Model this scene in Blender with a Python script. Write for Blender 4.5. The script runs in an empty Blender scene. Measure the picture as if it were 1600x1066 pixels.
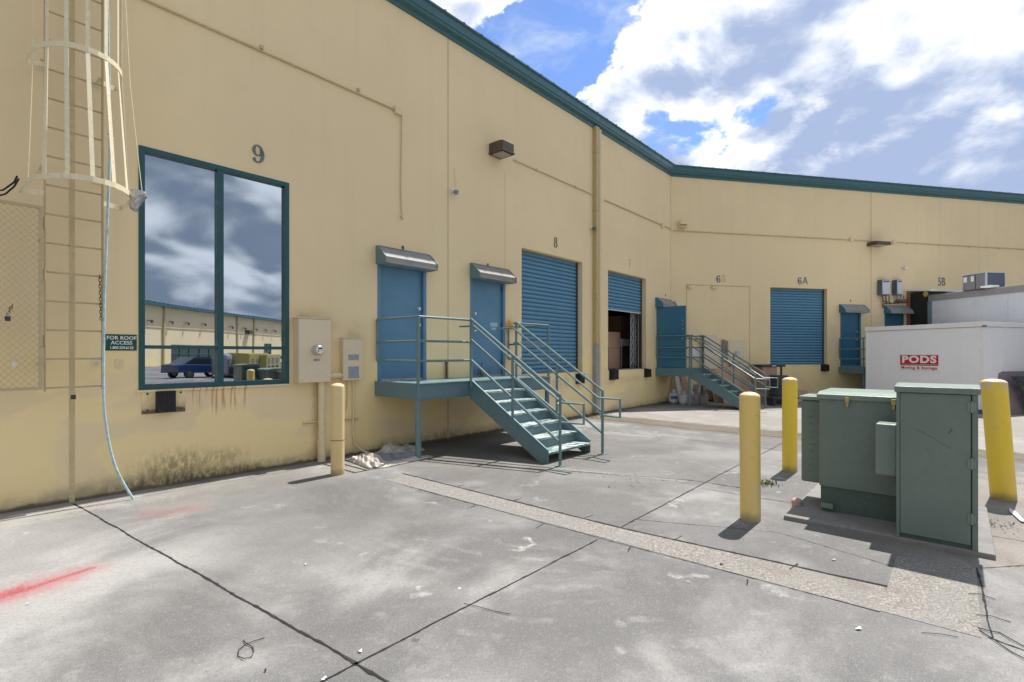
import bpy, bmesh, math, random
from mathutils import Vector, Matrix, noise
random.seed(7)
SC = bpy.context.scene
COL = SC.collection
H = 1.68                       # eye height
# ------------------------------------------------------------------ frames
class Fr:
    """vertical frame: s along u, d outward along n, z up"""
    def __init__(self, o, u):
        self.o = Vector((o[0], o[1], 0)); self.u = Vector((u[0], u[1], 0)).normalized()
        self.n = Vector((self.u.y, -self.u.x, 0)); self.ang = math.atan2(self.u.y, self.u.x)
    def w(self, s, d, z=0): return self.o + self.u*s + self.n*d + Vector((0, 0, z))
    def loc(self, X, Y):
        r = Vector((X, Y, 0)) - self.o
        return r.dot(self.u), r.dot(self.n)
    def at(self, px, py=None, d=0.0):
        r = (px-800)/800; o = self.o + self.n*d
        s = (r*o.y - o.x)/(self.u.x - r*self.u.y)
        if py is None: return s
        return s, H + (553-py)/800*(o.y + s*self.u.y)
def G(px, py, z=0.0):
    Y = (H-z)*800/(py-553); return ((px-800)/800*Y, Y)
F1 = Fr((-5.376, 5.376), (.657, .7539))
c_ = F1.w(16.67, 0)
F2 = Fr((c_.x, c_.y), (math.sin(math.radians(78)), math.cos(math.radians(78))))
WF = Fr((0, 0), (1, 0))
# mirror of the wall line, used to find where the building and vehicles seen in the window really stand
def mir(X, Y):
    v = Vector((X, Y, 0)) - F1.o
    return F1.o + v - 2*v.dot(F1.n)*F1.n
p3 = mir(-45, 165); q3 = mir(-45, 5)
F3 = Fr((p3.x, p3.y), (q3.x-p3.x, q3.y-p3.y))
# ------------------------------------------------------------------ node helper
class N:
    def __init__(s, tree): s.t = tree; s.n = tree.nodes; s.l = tree.links
    def new(s, typ, **k):
        a = s.n.new(typ)
        for q, v in k.items(): setattr(a, q, v)
        return a
    def put(s, sock, v):
        if v is None: return
        if hasattr(v, 'is_output') or isinstance(v, bpy.types.NodeSocket): s.l.new(v, sock)
        else:
            if sock.type == 'RGBA' and len(v) == 3: v = (*v, 1)
            sock.default_value = v
    def m(s, op, a, b=None, c=None, clamp=False):
        x = s.new('ShaderNodeMath', operation=op); x.use_clamp = clamp
        s.put(x.inputs[0], a); s.put(x.inputs[1], b); s.put(x.inputs[2], c); return x.outputs[0]
    def v(s, op, a, b=None, out=0):
        x = s.new('ShaderNodeVectorMath', operation=op)
        s.put(x.inputs[0], a); s.put(x.inputs[1], b); return x.outputs[out]
    def scale(s, a, f):
        x = s.new('ShaderNodeVectorMath', operation='SCALE'); s.put(x.inputs[0], a); s.put(x.inputs['Scale'], f); return x.outputs[0]
    def noise(s, vec, sc, det=4, rough=.55, dist=0, out='Fac'):
        x = s.new('ShaderNodeTexNoise'); s.put(x.inputs['Vector'], vec); x.inputs['Scale'].default_value = sc
        x.inputs['Detail'].default_value = det; x.inputs['Roughness'].default_value = rough; x.inputs['Distortion'].default_value = dist
        return x.outputs[out]
    def step(s, v, a, b, clamp=True):
        x = s.new('ShaderNodeMapRange'); x.interpolation_type = 'SMOOTHSTEP'; x.clamp = clamp
        if a > b:
            s.put(x.inputs[0], v); x.inputs[1].default_value = b; x.inputs[2].default_value = a; x.inputs[3].default_value = 1; x.inputs[4].default_value = 0
        else:
            s.put(x.inputs[0], v); x.inputs[1].default_value = a; x.inputs[2].default_value = b
        return x.outputs[0]
    def lin(s, v, a, b, c, d):
        x = s.new('ShaderNodeMapRange'); s.put(x.inputs[0], v)
        for i, q in enumerate((a, b, c, d)): x.inputs[i+1].default_value = q
        return x.outputs[0]
    def mix(s, f, a, b, mode='MIX'):
        x = s.new('ShaderNodeMix', data_type='RGBA', blend_type=mode)
        s.put(x.inputs[0], f); s.put(x.inputs[6], a); s.put(x.inputs[7], b); return x.outputs[2]
    def sep(s, v):
        x = s.new('ShaderNodeSeparateXYZ'); s.put(x.inputs[0], v); return x.outputs
    def comb(s, a, b, c):
        x = s.new('ShaderNodeCombineXYZ'); s.put(x.inputs[0], a); s.put(x.inputs[1], b); s.put(x.inputs[2], c); return x.outputs[0]
    def bump(s, h, st, dist=.01):
        x = s.new('ShaderNodeBump'); s.put(x.inputs['Height'], h); x.inputs['Strength'].default_value = st; x.inputs['Distance'].default_value = dist
        return x.outputs[0]
def newmat(name):
    m = bpy.data.materials.new(name); m.use_nodes = True; m.node_tree.nodes.clear()
    g = N(m.node_tree); b = g.new('ShaderNodeBsdfPrincipled'); o = g.new('ShaderNodeOutputMaterial')
    g.l.new(b.outputs[0], o.inputs[0]); return m, g, b
def paint(name, rgb, rough=.5, metal=0, var=.12, dirt=.25, dirtcol=(.12, .1, .07), bump=.15, scale=3.0, rust=0, spec=.4):
    m, g, b = newmat(name)
    co = g.new('ShaderNodeTexCoord').outputs['Object']
    n1 = g.noise(co, scale, 4); n2 = g.noise(co, scale*7, 3, .65)
    col = g.mix(1.0, rgb, g.comb(*[g.lin(n1, .3, .7, 1-var, 1+var)]*3), 'MULTIPLY')
    d = g.m('MULTIPLY', g.step(g.m('ADD', g.m('MULTIPLY', n1, .5), g.m('MULTIPLY', n2, .5)), .5, .66), dirt)
    col = g.mix(d, col, dirtcol)
    if rust:
        r = g.m('MULTIPLY', g.step(g.noise(co, scale*2.3, 6, .7), 1-rust*.62, 1-rust*.62+.05), .85)
        col = g.mix(r, col, (.22, .08, .03))
    g.put(b.inputs['Base Color'], col); b.inputs['Metallic'].default_value = metal
    g.put(b.inputs['Roughness'], g.lin(n2, .3, .7, max(rough-.1, .03), min(rough+.12, 1)))
    b.inputs['Specular IOR Level'].default_value = spec
    if bump: g.put(b.inputs['Normal'], g.bump(n2, bump, .004))
    return m
# ------------------------------------------------------------------ mesh builder
ROOT = {}
def inv_of(o): return ROOT[o.name]
class MB:
    def __init__(self, fr=WF): self.fr = fr; self.V = []; self.Fc = []; self.mi = []; self.cm = 0
    def p(self, s, d, z): self.V.append(self.fr.w(s, d, z)); return len(self.V)-1
    def pw(self, v): self.V.append(Vector(v)); return len(self.V)-1
    def f(self, *ix): self.Fc.append(ix); self.mi.append(self.cm)
    def mat(self, i): self.cm = i; return self
    def hexa(self, P):     # 8 world points: bottom 0-3, top 4-7
        i = [self.pw(v) for v in P]
        for q in ((0,1,2,3),(4,7,6,5),(0,4,5,1),(1,5,6,2),(2,6,7,3),(3,7,4,0)): self.f(*[i[k] for k in q])
    def box(self, s0, s1, d0, d1, z0, z1):
        w = self.fr.w
        self.hexa([w(s0,d0,z0), w(s1,d0,z0), w(s1,d1,z0), w(s0,d1,z0), w(s0,d0,z1), w(s1,d0,z1), w(s1,d1,z1), w(s0,d1,z1)]); return self
    def prism(self, poly, s0, s1, ax='s'):   # poly in (d,z) swept along s, or (s,z) swept along d, or (s,d) swept along z
        w = self.fr.w; n = len(poly)
        def pt(a, b, t): return w(t,a,b) if ax == 's' else (w(a,t,b) if ax == 'd' else w(a,b,t))
        A = [self.pw(pt(a,b,s0)) for a,b in poly]; B = [self.pw(pt(a,b,s1)) for a,b in poly]
        self.f(*A); self.f(*B[::-1])
        for i in range(n): j = (i+1)%n; self.f(A[i], B[i], B[j], A[j])
        return self
    def tube(self, pts, r, n=8, cap=True, sq=False, closed=False, world=False):
        P = [Vector(q) if world else self.fr.w(*q) for q in pts]; rings = []
        rr = r if isinstance(r, (list, tuple)) else [r]*len(P)
        if sq: n = 4
        prevx = None
        for i, q in enumerate(P):
            if closed: a = P[i-1]; b = P[(i+1) % len(P)]
            else: a = P[i-1] if i else q; b = P[i+1] if i < len(P)-1 else q
            t1 = (q-a); t2 = (b-q); t = (t1.normalized() if t1.length > 1e-9 else Vector()) + (t2.normalized() if t2.length > 1e-9 else Vector())
            if t.length < 1e-6: t = t2 if t2.length else t1
            t.normalize()
            if prevx is None:
                ref = Vector((0,0,1)) if abs(t.z) < .95 else self.fr.u
                x = ref.cross(t).normalized()
            else: x = (prevx - t*prevx.dot(t)).normalized()
            prevx = x; y = t.cross(x)
            k = 1.0
            if t1.length > 1e-9 and t2.length > 1e-9:
                c = t1.normalized().dot(t); k = 1/max(c, .5)
            ring = []
            for j in range(n):
                a2 = 2*math.pi*(j+.5)/n
                rad = rr[i]*(math.sqrt(2) if sq else 1)
                ring.append(self.pw(q + x*math.cos(a2)*rad*k + y*math.sin(a2)*rad*(k if abs(t.z) > 2 else 1)))
            rings.append(ring)
        m = len(rings)
        for i in range(m if closed else m-1):
            A = rings[i]; B = rings[(i+1) % m]
            for j in range(n): k2 = (j+1) % n; self.f(A[j], A[k2], B[k2], B[j])
        if cap and not closed: self.f(*rings[0]); self.f(*rings[-1][::-1])
        return self
    def lathe(self, s, d, prof, n=20, lean=(0, 0), ax='z'):  # prof (r, z)
        rings = []
        for r, z in prof:
            if ax == 'z': ring = [self.p(s+lean[0]*z+r*math.cos(2*math.pi*j/n), d+lean[1]*z+r*math.sin(2*math.pi*j/n), z) for j in range(n)]
            rings.append(ring)
        for A, B in zip(rings, rings[1:]):
            for j in range(n): k = (j+1) % n; self.f(A[j], A[k], B[k], B[j])
        self.f(*rings[0]); self.f(*rings[-1][::-1]); return self
    def disc_out(self, s, z, prof, n=20):   # lathe around outward axis: prof (r, d)
        rings = [[self.p(s+r*math.cos(2*math.pi*j/n), d, z+r*math.sin(2*math.pi*j/n)) for j in range(n)] for r, d in prof]
        for A, B in zip(rings, rings[1:]):
            for j in range(n): k = (j+1) % n; self.f(A[j], A[k], B[k], B[j])
        self.f(*rings[0]); self.f(*rings[-1][::-1]); return self
    def build(self, name, mats, parent=None, smooth=False, bevel=0, base=None, weld=False, autosm=False):
        if base is not None or parent is None:
            b = base if base is not None else self.fr.w(0,0,0)
            M = Matrix.Translation(b) @ Matrix.Rotation(self.fr.ang, 4, 'Z')
        else: M = inv_of(parent)
        I = M.inverted()
        me = bpy.data.meshes.new(name); me.from_pydata([I @ v for v in self.V], [], self.Fc)
        if not isinstance(mats, (list, tuple)): mats = [mats]
        for mm in mats: me.materials.append(mm)
        for i, pl in enumerate(me.polygons): pl.material_index = self.mi[i]
        bm = bmesh.new(); bm.from_mesh(me)
        if weld: bmesh.ops.remove_doubles(bm, verts=bm.verts, dist=1e-5)
        bmesh.ops.recalc_face_normals(bm, faces=bm.faces)
        bm.to_mesh(me); bm.free()
        if smooth:
            for pl in me.polygons: pl.use_smooth = True
        o = bpy.data.objects.new(name, me); COL.objects.link(o)
        if smooth or autosm:
            if autosm:
                for pl in me.polygons: pl.use_smooth = True
            try: me.set_sharp_from_angle(angle=math.radians(38))
            except Exception: pass
        if parent is not None: o.parent = parent
        else: o.matrix_world = M
        ROOT[o.name] = M
        if bevel:
            bv = o.modifiers.new('bevel', 'BEVEL'); bv.width = bevel; bv.segments = 2; bv.limit_method = 'ANGLE'; bv.angle_limit = math.radians(50)
        return o
def tag(o, label=None, cat=None, group=None, kind=None):
    if label: o['label'] = label
    if cat: o['category'] = cat
    if group: o['group'] = group
    if kind: o['kind'] = kind
    return o
def thing(name, fr, base, label, cat, group=None):
    o = bpy.data.objects.new(name, None); COL.objects.link(o); o.empty_display_size = .2
    M = Matrix.Translation(fr.w(*base)) @ Matrix.Rotation(fr.ang, 4, 'Z')
    o.matrix_world = M; ROOT[o.name] = M
    return tag(o, label, cat, group)
def text_part(string, fr, s, d, z, size, depth, mat, name, parent, sx=1.0, bold=0.0, spacing=1.0, base=None):
    cu = bpy.data.curves.new('t', 'FONT'); cu.body = string; cu.size = size; cu.align_x = 'CENTER'; cu.align_y = 'CENTER'
    cu.extrude = depth/2; cu.offset = bold; cu.space_character = spacing; cu.resolution_u = 4
    o = bpy.data.objects.new('t', cu); COL.objects.link(o)
    dg = bpy.context.evaluated_depsgraph_get(); dg.update()
    me = bpy.data.meshes.new_from_object(o.evaluated_get(dg))
    bpy.data.objects.remove(o)
    b = MB(fr)
    for v in me.vertices: b.p(s+v.co.x*sx, d+depth/2+v.co.z, z+v.co.y)
    for pl in me.polygons: b.f(*pl.vertices)
    return b.build(name, mat, parent, base=base)
def glyph(b, ch, s, z, h, d0, d1):
    """heavy old-style serif figures, built from ribbons of varying width; h = height"""
    def ring(cx, cz, rx, rz, tx, tz, tilt=0, n=28):
        O = []; I = []
        for k in range(n):
            a = 2*math.pi*k/n; c, q = math.cos(a), math.sin(a)
            O.append((cx+rx*c+tilt*rz*q, cz+rz*q)); I.append((cx+(rx-tx)*c+tilt*(rz-tz)*q, cz+(rz-tz)*q))
        W = lambda p, d: b.p(s+p[0]*h, d, z+p[1]*h)
        o1 = [W(p, d1) for p in O]; i1 = [W(p, d1) for p in I]; o0 = [W(p, d0) for p in O]; i0 = [W(p, d0) for p in I]
        for k in range(n):
            j = (k+1) % n
            b.f(o1[k], o1[j], i1[j], i1[k]); b.f(o0[k], o0[j], o1[j], o1[k]); b.f(i0[k], i1[k], i1[j], i0[j])
    def rib(pts, ws):
        P = [Vector((x, y)) for x, y in pts]; L = []; R = []
        for k, p in enumerate(P):
            t = (P[min(k+1, len(P)-1)]-P[max(k-1, 0)]).normalized(); nn = Vector((-t.y, t.x))
            L.append(p+nn*ws[k]/2); R.append(p-nn*ws[k]/2)
        W = lambda p, d: b.p(s+p[0]*h, d, z+p[1]*h)
        l1 = [W(p, d1) for p in L]; r1 = [W(p, d1) for p in R]; l0 = [W(p, d0) for p in L]; r0 = [W(p, d0) for p in R]
        for k in range(len(P)-1):
            b.f(l1[k], l1[k+1], r1[k+1], r1[k]); b.f(l0[k], l0[k+1], l1[k+1], l1[k]); b.f(r0[k], r1[k], r1[k+1], r0[k+1])
    if ch == '8':
        ring(0, .26, .22, .24, .10, .045); ring(0, -.22, .27, .28, .12, .05); return
    sg = 1 if ch == '9' else -1
    n = 28; O = []
    b2 = []
    # bowl
    if ch == '9': ring(-.02, .19, .28, .31, .155, .05)
    else: ring(.02, -.19, .28, .31, .155, .05)
    pts = [(.19, .30), (.25, .12), (.25, -.08), (.2, -.27), (.1, -.41), (-.02, -.46), (-.14, -.43), (-.2, -.34), (-.19, -.25)]
    ws = [.07, .14, .165, .15, .10, .06, .09, .15, .12]
    rib([(x*sg, y*sg) for x, y in pts], ws)
# ------------------------------------------------------------------ materials
def wall_mat(name, stains):
    m, g, b = newmat(name)
    co = g.new('ShaderNodeTexCoord').outputs['Object']; X, Y, Z = g.sep(co)
    big = g.noise(co, .35, 4); med = g.noise(co, 1.7, 5, .6); fine = g.noise(co, 90, 4, .6); sand = g.noise(co, 260, 2)
    st = g.noise(g.v('MULTIPLY', co, (3.2, 3.2, .16)), 1, 6, .62)         # faint vertical weather streaks
    col = g.mix(g.step(big, .38, .64), (.80, .645, .40), (.84, .68, .42))
    col = g.mix(g.m('MULTIPLY', g.step(med, .5, .72), .30), col, (.74, .60, .39))
    col = g.mix(g.m('MULTIPLY', g.step(st, .50, .74), .22), col, (.64, .54, .37))
    col = g.mix(g.m('MULTIPLY', g.step(fine, .55, .8), .08), col, (.35, .3, .2))
    # blotchy touch-up paint low on the wall, also painting in warm ground bounce
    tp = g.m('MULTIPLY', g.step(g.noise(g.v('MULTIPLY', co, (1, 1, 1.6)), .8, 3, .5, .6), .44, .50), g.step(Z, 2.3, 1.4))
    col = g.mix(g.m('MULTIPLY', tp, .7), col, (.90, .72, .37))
    # splash dirt along the base
    bz = g.m('ADD', Z, g.m('MULTIPLY', g.noise(co, 2.4, 6, .7), -.55))
    col = g.mix(g.m('MULTIPLY', g.step(bz, -.04, -.30), .5), col, (.16, .13, .075))
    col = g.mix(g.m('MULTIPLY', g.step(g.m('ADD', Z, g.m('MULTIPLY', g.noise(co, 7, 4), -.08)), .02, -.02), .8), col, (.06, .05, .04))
    NZ = {}
    def nz(sc):
        k = 5 if sc < 7 else (9 if sc < 12 else 15)
        if k not in NZ: NZ[k] = g.noise(co if k < 15 else g.v('MULTIPLY', co, (1, 1, .45)), k, 6, .75)
        return NZ[k]
    if stains:
        def blob(s, z, rs, rz):
            q = g.m('ADD', g.m('POWER', g.m('DIVIDE', g.m('SUBTRACT', X, s), rs), 2), g.m('POWER', g.m('DIVIDE', g.m('SUBTRACT', Z, z), rz), 2))
            return g.m('EXPONENT', g.m('MULTIPLY', q, -1))
        for (s, z, rs, rz, amt, c, sc) in (
            (1.62, .22, .36, .19, .6, (.17, .14, .07), 14), (1.62, .12, .55, .14, .5, (.30, .25, .13), 9), (1.25, .05, .34, .10, .6, (.17, .15, .08), 14), (2.2, .26, .25, .11, .45, (.20, .17, .09), 14), (2.0, .06, .8, .07, .8, (.10, .09, .06), 14),
            (3.42, 2.18, .35, .17, .40, (.30, .23, .08), 4), (3.5, .75, .06, .8, .30, (.2, .15, .07), 5), (4.2, 1.95, .16, .22, .35, (.36, .28, .12), 5),
            (8.06, 2.30, .20, .13, .95, (.62, .26, .05), 5), (8.02, 1.65, .18, .28, .5, (.62, .40, .10), 5), (8.4, 1.05, .9, .1, .5, (.2, .16, .1), 8),
            (6.2, .1, .5, .08, .5, (.15, .13, .1), 8), (13.6, .9, 1.0, .12, .25, (.3, .25, .16), 5), (9.8, .95, 1.1, .16, .4, (.32, .25, .15), 6)):
            q = g.m('MULTIPLY', blob(s, z, rs, rz), g.lin(nz(sc), .40, .60, .0 if sc > 5 else .55, 1.7))
            col = g.mix(g.m('MULTIPLY', g.m('MINIMUM', q, 1), amt), col, c)
        # rust runs under the big window
        rs = g.step(g.noise(g.v('MULTIPLY', co, (21, 0, .9)), 1, 2, .5), .50, .60)
        reg = g.m('MULTIPLY', g.m('MULTIPLY', g.step(X, 1.75, 1.82), g.step(X, 2.52, 2.46)), g.m('MULTIPLY', g.step(g.m('ADD', Z, g.m('MULTIPLY', g.noise(g.v('MULTIPLY', co, (9, 0, 0)), 1), .5)), 1.10, 1.3), g.step(Z, 1.26, 1.23)))
        col = g.mix(g.m('MULTIPLY', g.m('MULTIPLY', rs, reg), .7), col, (.48, .20, .035))
        # pale scuffs, far left
        sc_ = g.m('MULTIPLY', blob(.1, .78, .45, .13), g.step(g.noise(g.v('MULTIPLY', co, (1, 1, 3)), 3, 4, .6, 1), .52, .6))
        col = g.mix(g.m('MULTIPLY', sc_, .6), col, (.8, .74, .55))
    g.put(b.inputs['Base Color'], col); b.inputs['Roughness'].default_value = .82; b.inputs['Specular IOR Level'].default_value = .25
    h = g.m('ADD', g.m('MULTIPLY', fine, .6), g.m('ADD', g.m('MULTIPLY', sand, .25), g.m('MULTIPLY', med, 3.0)))
    g.put(b.inputs['Normal'], g.bump(h, .35, .006))
    return m
M = {}
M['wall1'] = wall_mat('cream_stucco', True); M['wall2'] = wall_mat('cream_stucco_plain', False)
M['beige'] = paint('beige_metal_paint', (.76, .62, .39), .5, var=.06, dirt=.22, dirtcol=(.28, .2, .09))
M['panelbox'] = paint('meter_box_paint', (.72, .61, .44), .42, var=.04, dirt=.12, dirtcol=(.3, .24, .13), bump=.05)
M['ladder'] = paint('ladder_paint', (.76, .68, .48), .45, var=.1, dirt=.3, dirtcol=(.3, .22, .1), rust=.55, scale=4)
M['ladderdk'] = paint('ladder_rung_paint', (.50, .41, .25), .55, var=.15, dirt=.45, dirtcol=(.22, .15, .07), rust=.6, scale=5)
M['seam'] = paint('seam_sealant', (.58, .47, .27), .7, var=.15)
M['teal'] = paint('teal_steel_paint', (.125, .215, .24), .42, var=.10, dirt=.22, dirtcol=(.05, .08, .08), scale=4)
M['tealrail'] = paint('teal_rail_paint', (.14, .222, .235), .4, var=.12, dirt=.22, dirtcol=(.2, .25, .23), scale=5)
M['fascia'] = paint('fascia_paint', (.045, .135, .155), .38, var=.08, dirt=.2, dirtcol=(.03, .05, .05), scale=1.2)
M['frame'] = paint('window_frame_paint', (.018, .085, .10), .35, var=.06, dirt=.1)
M['door'] = paint('blue_door_paint', (.105, .235, .36), .42, var=.07, dirt=.14, dirtcol=(.16, .25, .32), scale=2.2)
M['door2'] = paint('dark_blue_door_paint', (.04, .16, .26), .42, var=.06, dirt=.14, dirtcol=(.05, .1, .14), scale=2)
M['roller'] = paint('roller_door_paint', (.105, .26, .40), .45, var=.07, dirt=.2, dirtcol=(.05, .13, .2), scale=1.3)
M['hood'] = paint('canopy_metal', (.27, .275, .275), .68, metal=0, var=.15, dirt=.3, dirtcol=(.16, .14, .12), scale=5, rust=.1)
M['hoodrust'] = paint('canopy_metal_rusty', (.25, .245, .24), .7, metal=0, var=.2, dirt=.35, dirtcol=(.25, .12, .07), scale=4, rust=.66)
M['number'] = paint('number_grey', (.13, .17, .17), .5); M['numfade'] = paint('number_ghost', (.66, .55, .36), .8)
M['lampbrown'] = paint('lamp_bronze', (.09, .07, .05), .45, var=.1, dirt=.3, dirtcol=(.2, .15, .1))
M['lens'] = paint('lamp_lens', (.34, .31, .26), .25, var=.1)
M['downspout'] = paint('downspout_paint', (.50, .39, .18), .45, var=.08, dirt=.35, dirtcol=(.22, .14, .06), scale=2)
M['downgrey'] = paint('downspout_bare', (.33, .33, .31), .5, var=.12, dirt=.3)
M['black'] = paint('black_rubber', (.016, .016, .018), .7, var=.2, dirt=.3, dirtcol=(.06, .055, .05))
M['dark'] = paint('dark_metal', (.05, .05, .055), .5, var=.1)
M['chrome'] = paint('bright_metal', (.62, .62, .60), .25, metal=1, var=.05, dirt=.1, bump=0)
M['white'] = paint('white_paint', (.74, .74, .72), .4, var=.04, dirt=.12, dirtcol=(.4, .38, .33))
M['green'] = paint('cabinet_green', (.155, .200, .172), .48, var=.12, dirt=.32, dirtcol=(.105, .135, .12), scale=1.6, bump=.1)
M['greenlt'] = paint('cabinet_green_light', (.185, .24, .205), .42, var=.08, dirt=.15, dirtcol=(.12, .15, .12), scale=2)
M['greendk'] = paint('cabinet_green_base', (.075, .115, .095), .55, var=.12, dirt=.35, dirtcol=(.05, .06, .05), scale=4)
M['grey'] = paint('grey_equipment', (.25, .27, .31), .4, metal=.3, var=.08, dirt=.2)
M['greydk'] = paint('grey_louvre', (.10, .12, .16), .5, var=.1)
M['pod'] = paint('container_white', (.87, .865, .89), .38, var=.03, dirt=.10, dirtcol=(.5, .49, .5), scale=1)
M['podtrim'] = paint('container_trim', (.86, .85, .85), .35, var=.03, dirt=.12)
M['signred'] = paint('sign_red', (.55, .02, .03), .4, var=.05, dirt=.1, dirtcol=(.3, .05, .05)); M['signgreen'] = paint('sign_green', (.008, .07, .06), .4, var=.05)
M['signwhite'] = paint('sign_white', (.82, .82, .80), .45, var=.03, dirt=.08)
M['trailer'] = paint('trailer_panel', (.60, .63, .70), .35, metal=.25, var=.06, dirt=.25, dirtcol=(.35, .37, .42), scale=1.5)
M['trailtop'] = paint('trailer_rail', (.27, .27, .28), .5, metal=.3, var=.12, dirt=.4, dirtcol=(.14, .13, .12))
M['tarp'] = paint('blue_grey_tarp', (.26, .28, .34), .6, var=.25, dirt=.3, dirtcol=(.16, .15, .14), scale=6)
M['cloth'] = paint('dirty_white_cloth', (.50, .46, .41), .9, var=.3, dirt=.45, dirtcol=(.2, .16, .12), scale=9)
M['rope'] = paint('blue_white_rope', (.42, .56, .60), .8, var=.3, dirt=.25, scale=20)
M['wood'] = paint('plywood', (.50, .33, .22), .75, var=.22, dirt=.3, dirtcol=(.15, .08, .04), scale=3)
M['cardboard'] = paint('cardboard', (.46, .30, .21), .85, var=.1, dirt=.15)
M['mustard'] = paint('mustard_cover', (.30, .23, .04), .6, var=.4, dirt=.6, dirtcol=(.04, .03, .02), scale=8)
M['tank'] = paint('tank_white', (.70, .72, .75), .35, var=.06, dirt=.2); M['bluelabel'] = paint('tank_label_blue', (.08, .15, .40), .4)
M['tankgrey'] = paint('tank_dirty', (.36, .36, .33), .5, var=.15, dirt=.4)
M['navy'] = paint('dark_plastic', (.045, .045, .06), .5, var=.1, dirt=.2)
M['pallet'] = paint('grey_pallet_plastic', (.055, .06, .08), .6, var=.15, dirt=.25, dirtcol=(.14, .14, .15))
M['palletbrown'] = paint('plum_board', (.22, .18, .19), .7, var=.12, dirt=.2)
M['silver'] = paint('silver_tape', (.45, .45, .46), .3, metal=.8, var=.2, dirt=.3)
M['leaf'] = paint('weed_leaf', (.10, .14, .035), .7, var=.3); M['dryleaf'] = paint('dry_leaf', (.26, .19, .07), .8, var=.35)
M['paper'] = paint('paper_scrap', (.70, .70, .68), .8, var=.06); M['brass'] = paint('brass_bracket', (.45, .36, .14), .4, metal=.6, var=.2)
M['roof'] = paint('roof_sheet', (.30, .34, .34), .45, metal=.4, var=.1)
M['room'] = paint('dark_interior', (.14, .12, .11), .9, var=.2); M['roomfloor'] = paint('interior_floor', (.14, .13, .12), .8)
M['grout'] = paint('joint_filler', (.022, .02, .018), .95, var=.3, dirt=.25, dirtcol=(.12, .11, .10), scale=9, bump=.4)
M['bluecar'] = paint('blue_car_paint', (.02, .045, .13), .2, metal=.2, var=.02, dirt=0, bump=0, spec=.6)
M['glassdark'] = paint('dark_glass', (.02, .03, .035), .06, var=.02, dirt=0, bump=0, spec=.8)
M['ylw'] = paint('yellow_body', (.36, .32, .10), .4, var=.05, dirt=.1); M['tire'] = paint('tyre_rubber', (.02, .02, .02), .8)
M['storefront'] = paint('green_storefront', (.03, .13, .10), .3)
def bollard_mat(name, a, c, amt):
    m, g, b = newmat(name); co = g.new('ShaderNodeTexCoord').outputs['Object']; X, Y, Z = g.sep(co)
    n = g.noise(g.v('MULTIPLY', co, (5, 5, 1.2)), 1, 5, .6); n2 = g.noise(co, 24, 5, .7)
    col = g.mix(g.m('MULTIPLY', g.step(n, .42, .62), amt), a, c)
    col = g.mix(g.m('MULTIPLY', g.step(n2, .62, .72), .35), col, (.28, .2, .08))
    sc = g.m('MULTIPLY', g.step(g.noise(g.v('MULTIPLY', co, (7, 7, 30)), 1, 4, .65, .6), .60, .66), g.step(g.noise(co, 2.4, 2), .50, .58)); col = g.mix(g.m('MULTIPLY', sc, .55), col, (.30, .25, .20))
    top = g.m('MULTIPLY', g.step(g.m('ADD', Z, g.m('MULTIPLY', n2, .08)), 1.30, 1.33), g.step(g.noise(co, 16, 4), .42, .5))
    col = g.mix(g.m('MULTIPLY', top, .8), col, (.62, .52, .44))
    col = g.mix(g.m('MULTIPLY', g.step(g.m('ADD', Z, g.m('MULTIPLY', n2, -.12)), .06, -.04), .6), col, (.2, .16, .09))
    g.put(b.inputs['Base Color'], col); b.inputs['Roughness'].default_value = .42
    g.put(b.inputs['Normal'], g.bump(g.m('ADD', n2, g.m('MULTIPLY', n, 2)), .2, .004)); return m
M['boll_pale'] = bollard_mat('bollard_pale', (.74, .58, .30), (.72, .52, .24), .7)
M['boll_mid'] = bollard_mat('bollard_faded', (.78, .56, .17), (.72, .58, .28), .7)
M['boll_bright'] = bollard_mat('bollard_yellow', (.84, .60, .05), (.80, .56, .12), .7)
def tread_mat():
    m, g, b = newmat('worn_tread'); co = g.new('ShaderNodeTexCoord').outputs['Object']
    n = g.noise(g.v('MULTIPLY', co, (4, 9, 9)), 1, 6, .75, .5)
    col = g.mix(g.step(n, .44, .56), (.12, .22, .22), (.50, .53, .50)); col = g.mix(g.m('MULTIPLY', g.step(g.noise(co, 30, 3), .6, .7), .5), col, (.2, .2, .18))
    g.put(b.inputs['Base Color'], col); b.inputs['Roughness'].default_value = .7; g.put(b.inputs['Normal'], g.bump(g.noise(co, 60, 3), .5, .004)); return m
M['tread'] = tread_mat()
def pane_mat():
    m, g, b = newmat('reflective_glass'); co = g.new('ShaderNodeTexCoord').outputs['Object']
    b.inputs['Base Color'].default_value = (.52, .57, .63, 1); b.inputs['Metallic'].default_value = 1.0; b.inputs['Roughness'].default_value = .012
    g.put(b.inputs['Normal'], g.bump(g.noise(co, 1.3, 1), .022, .05)); return m

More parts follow.
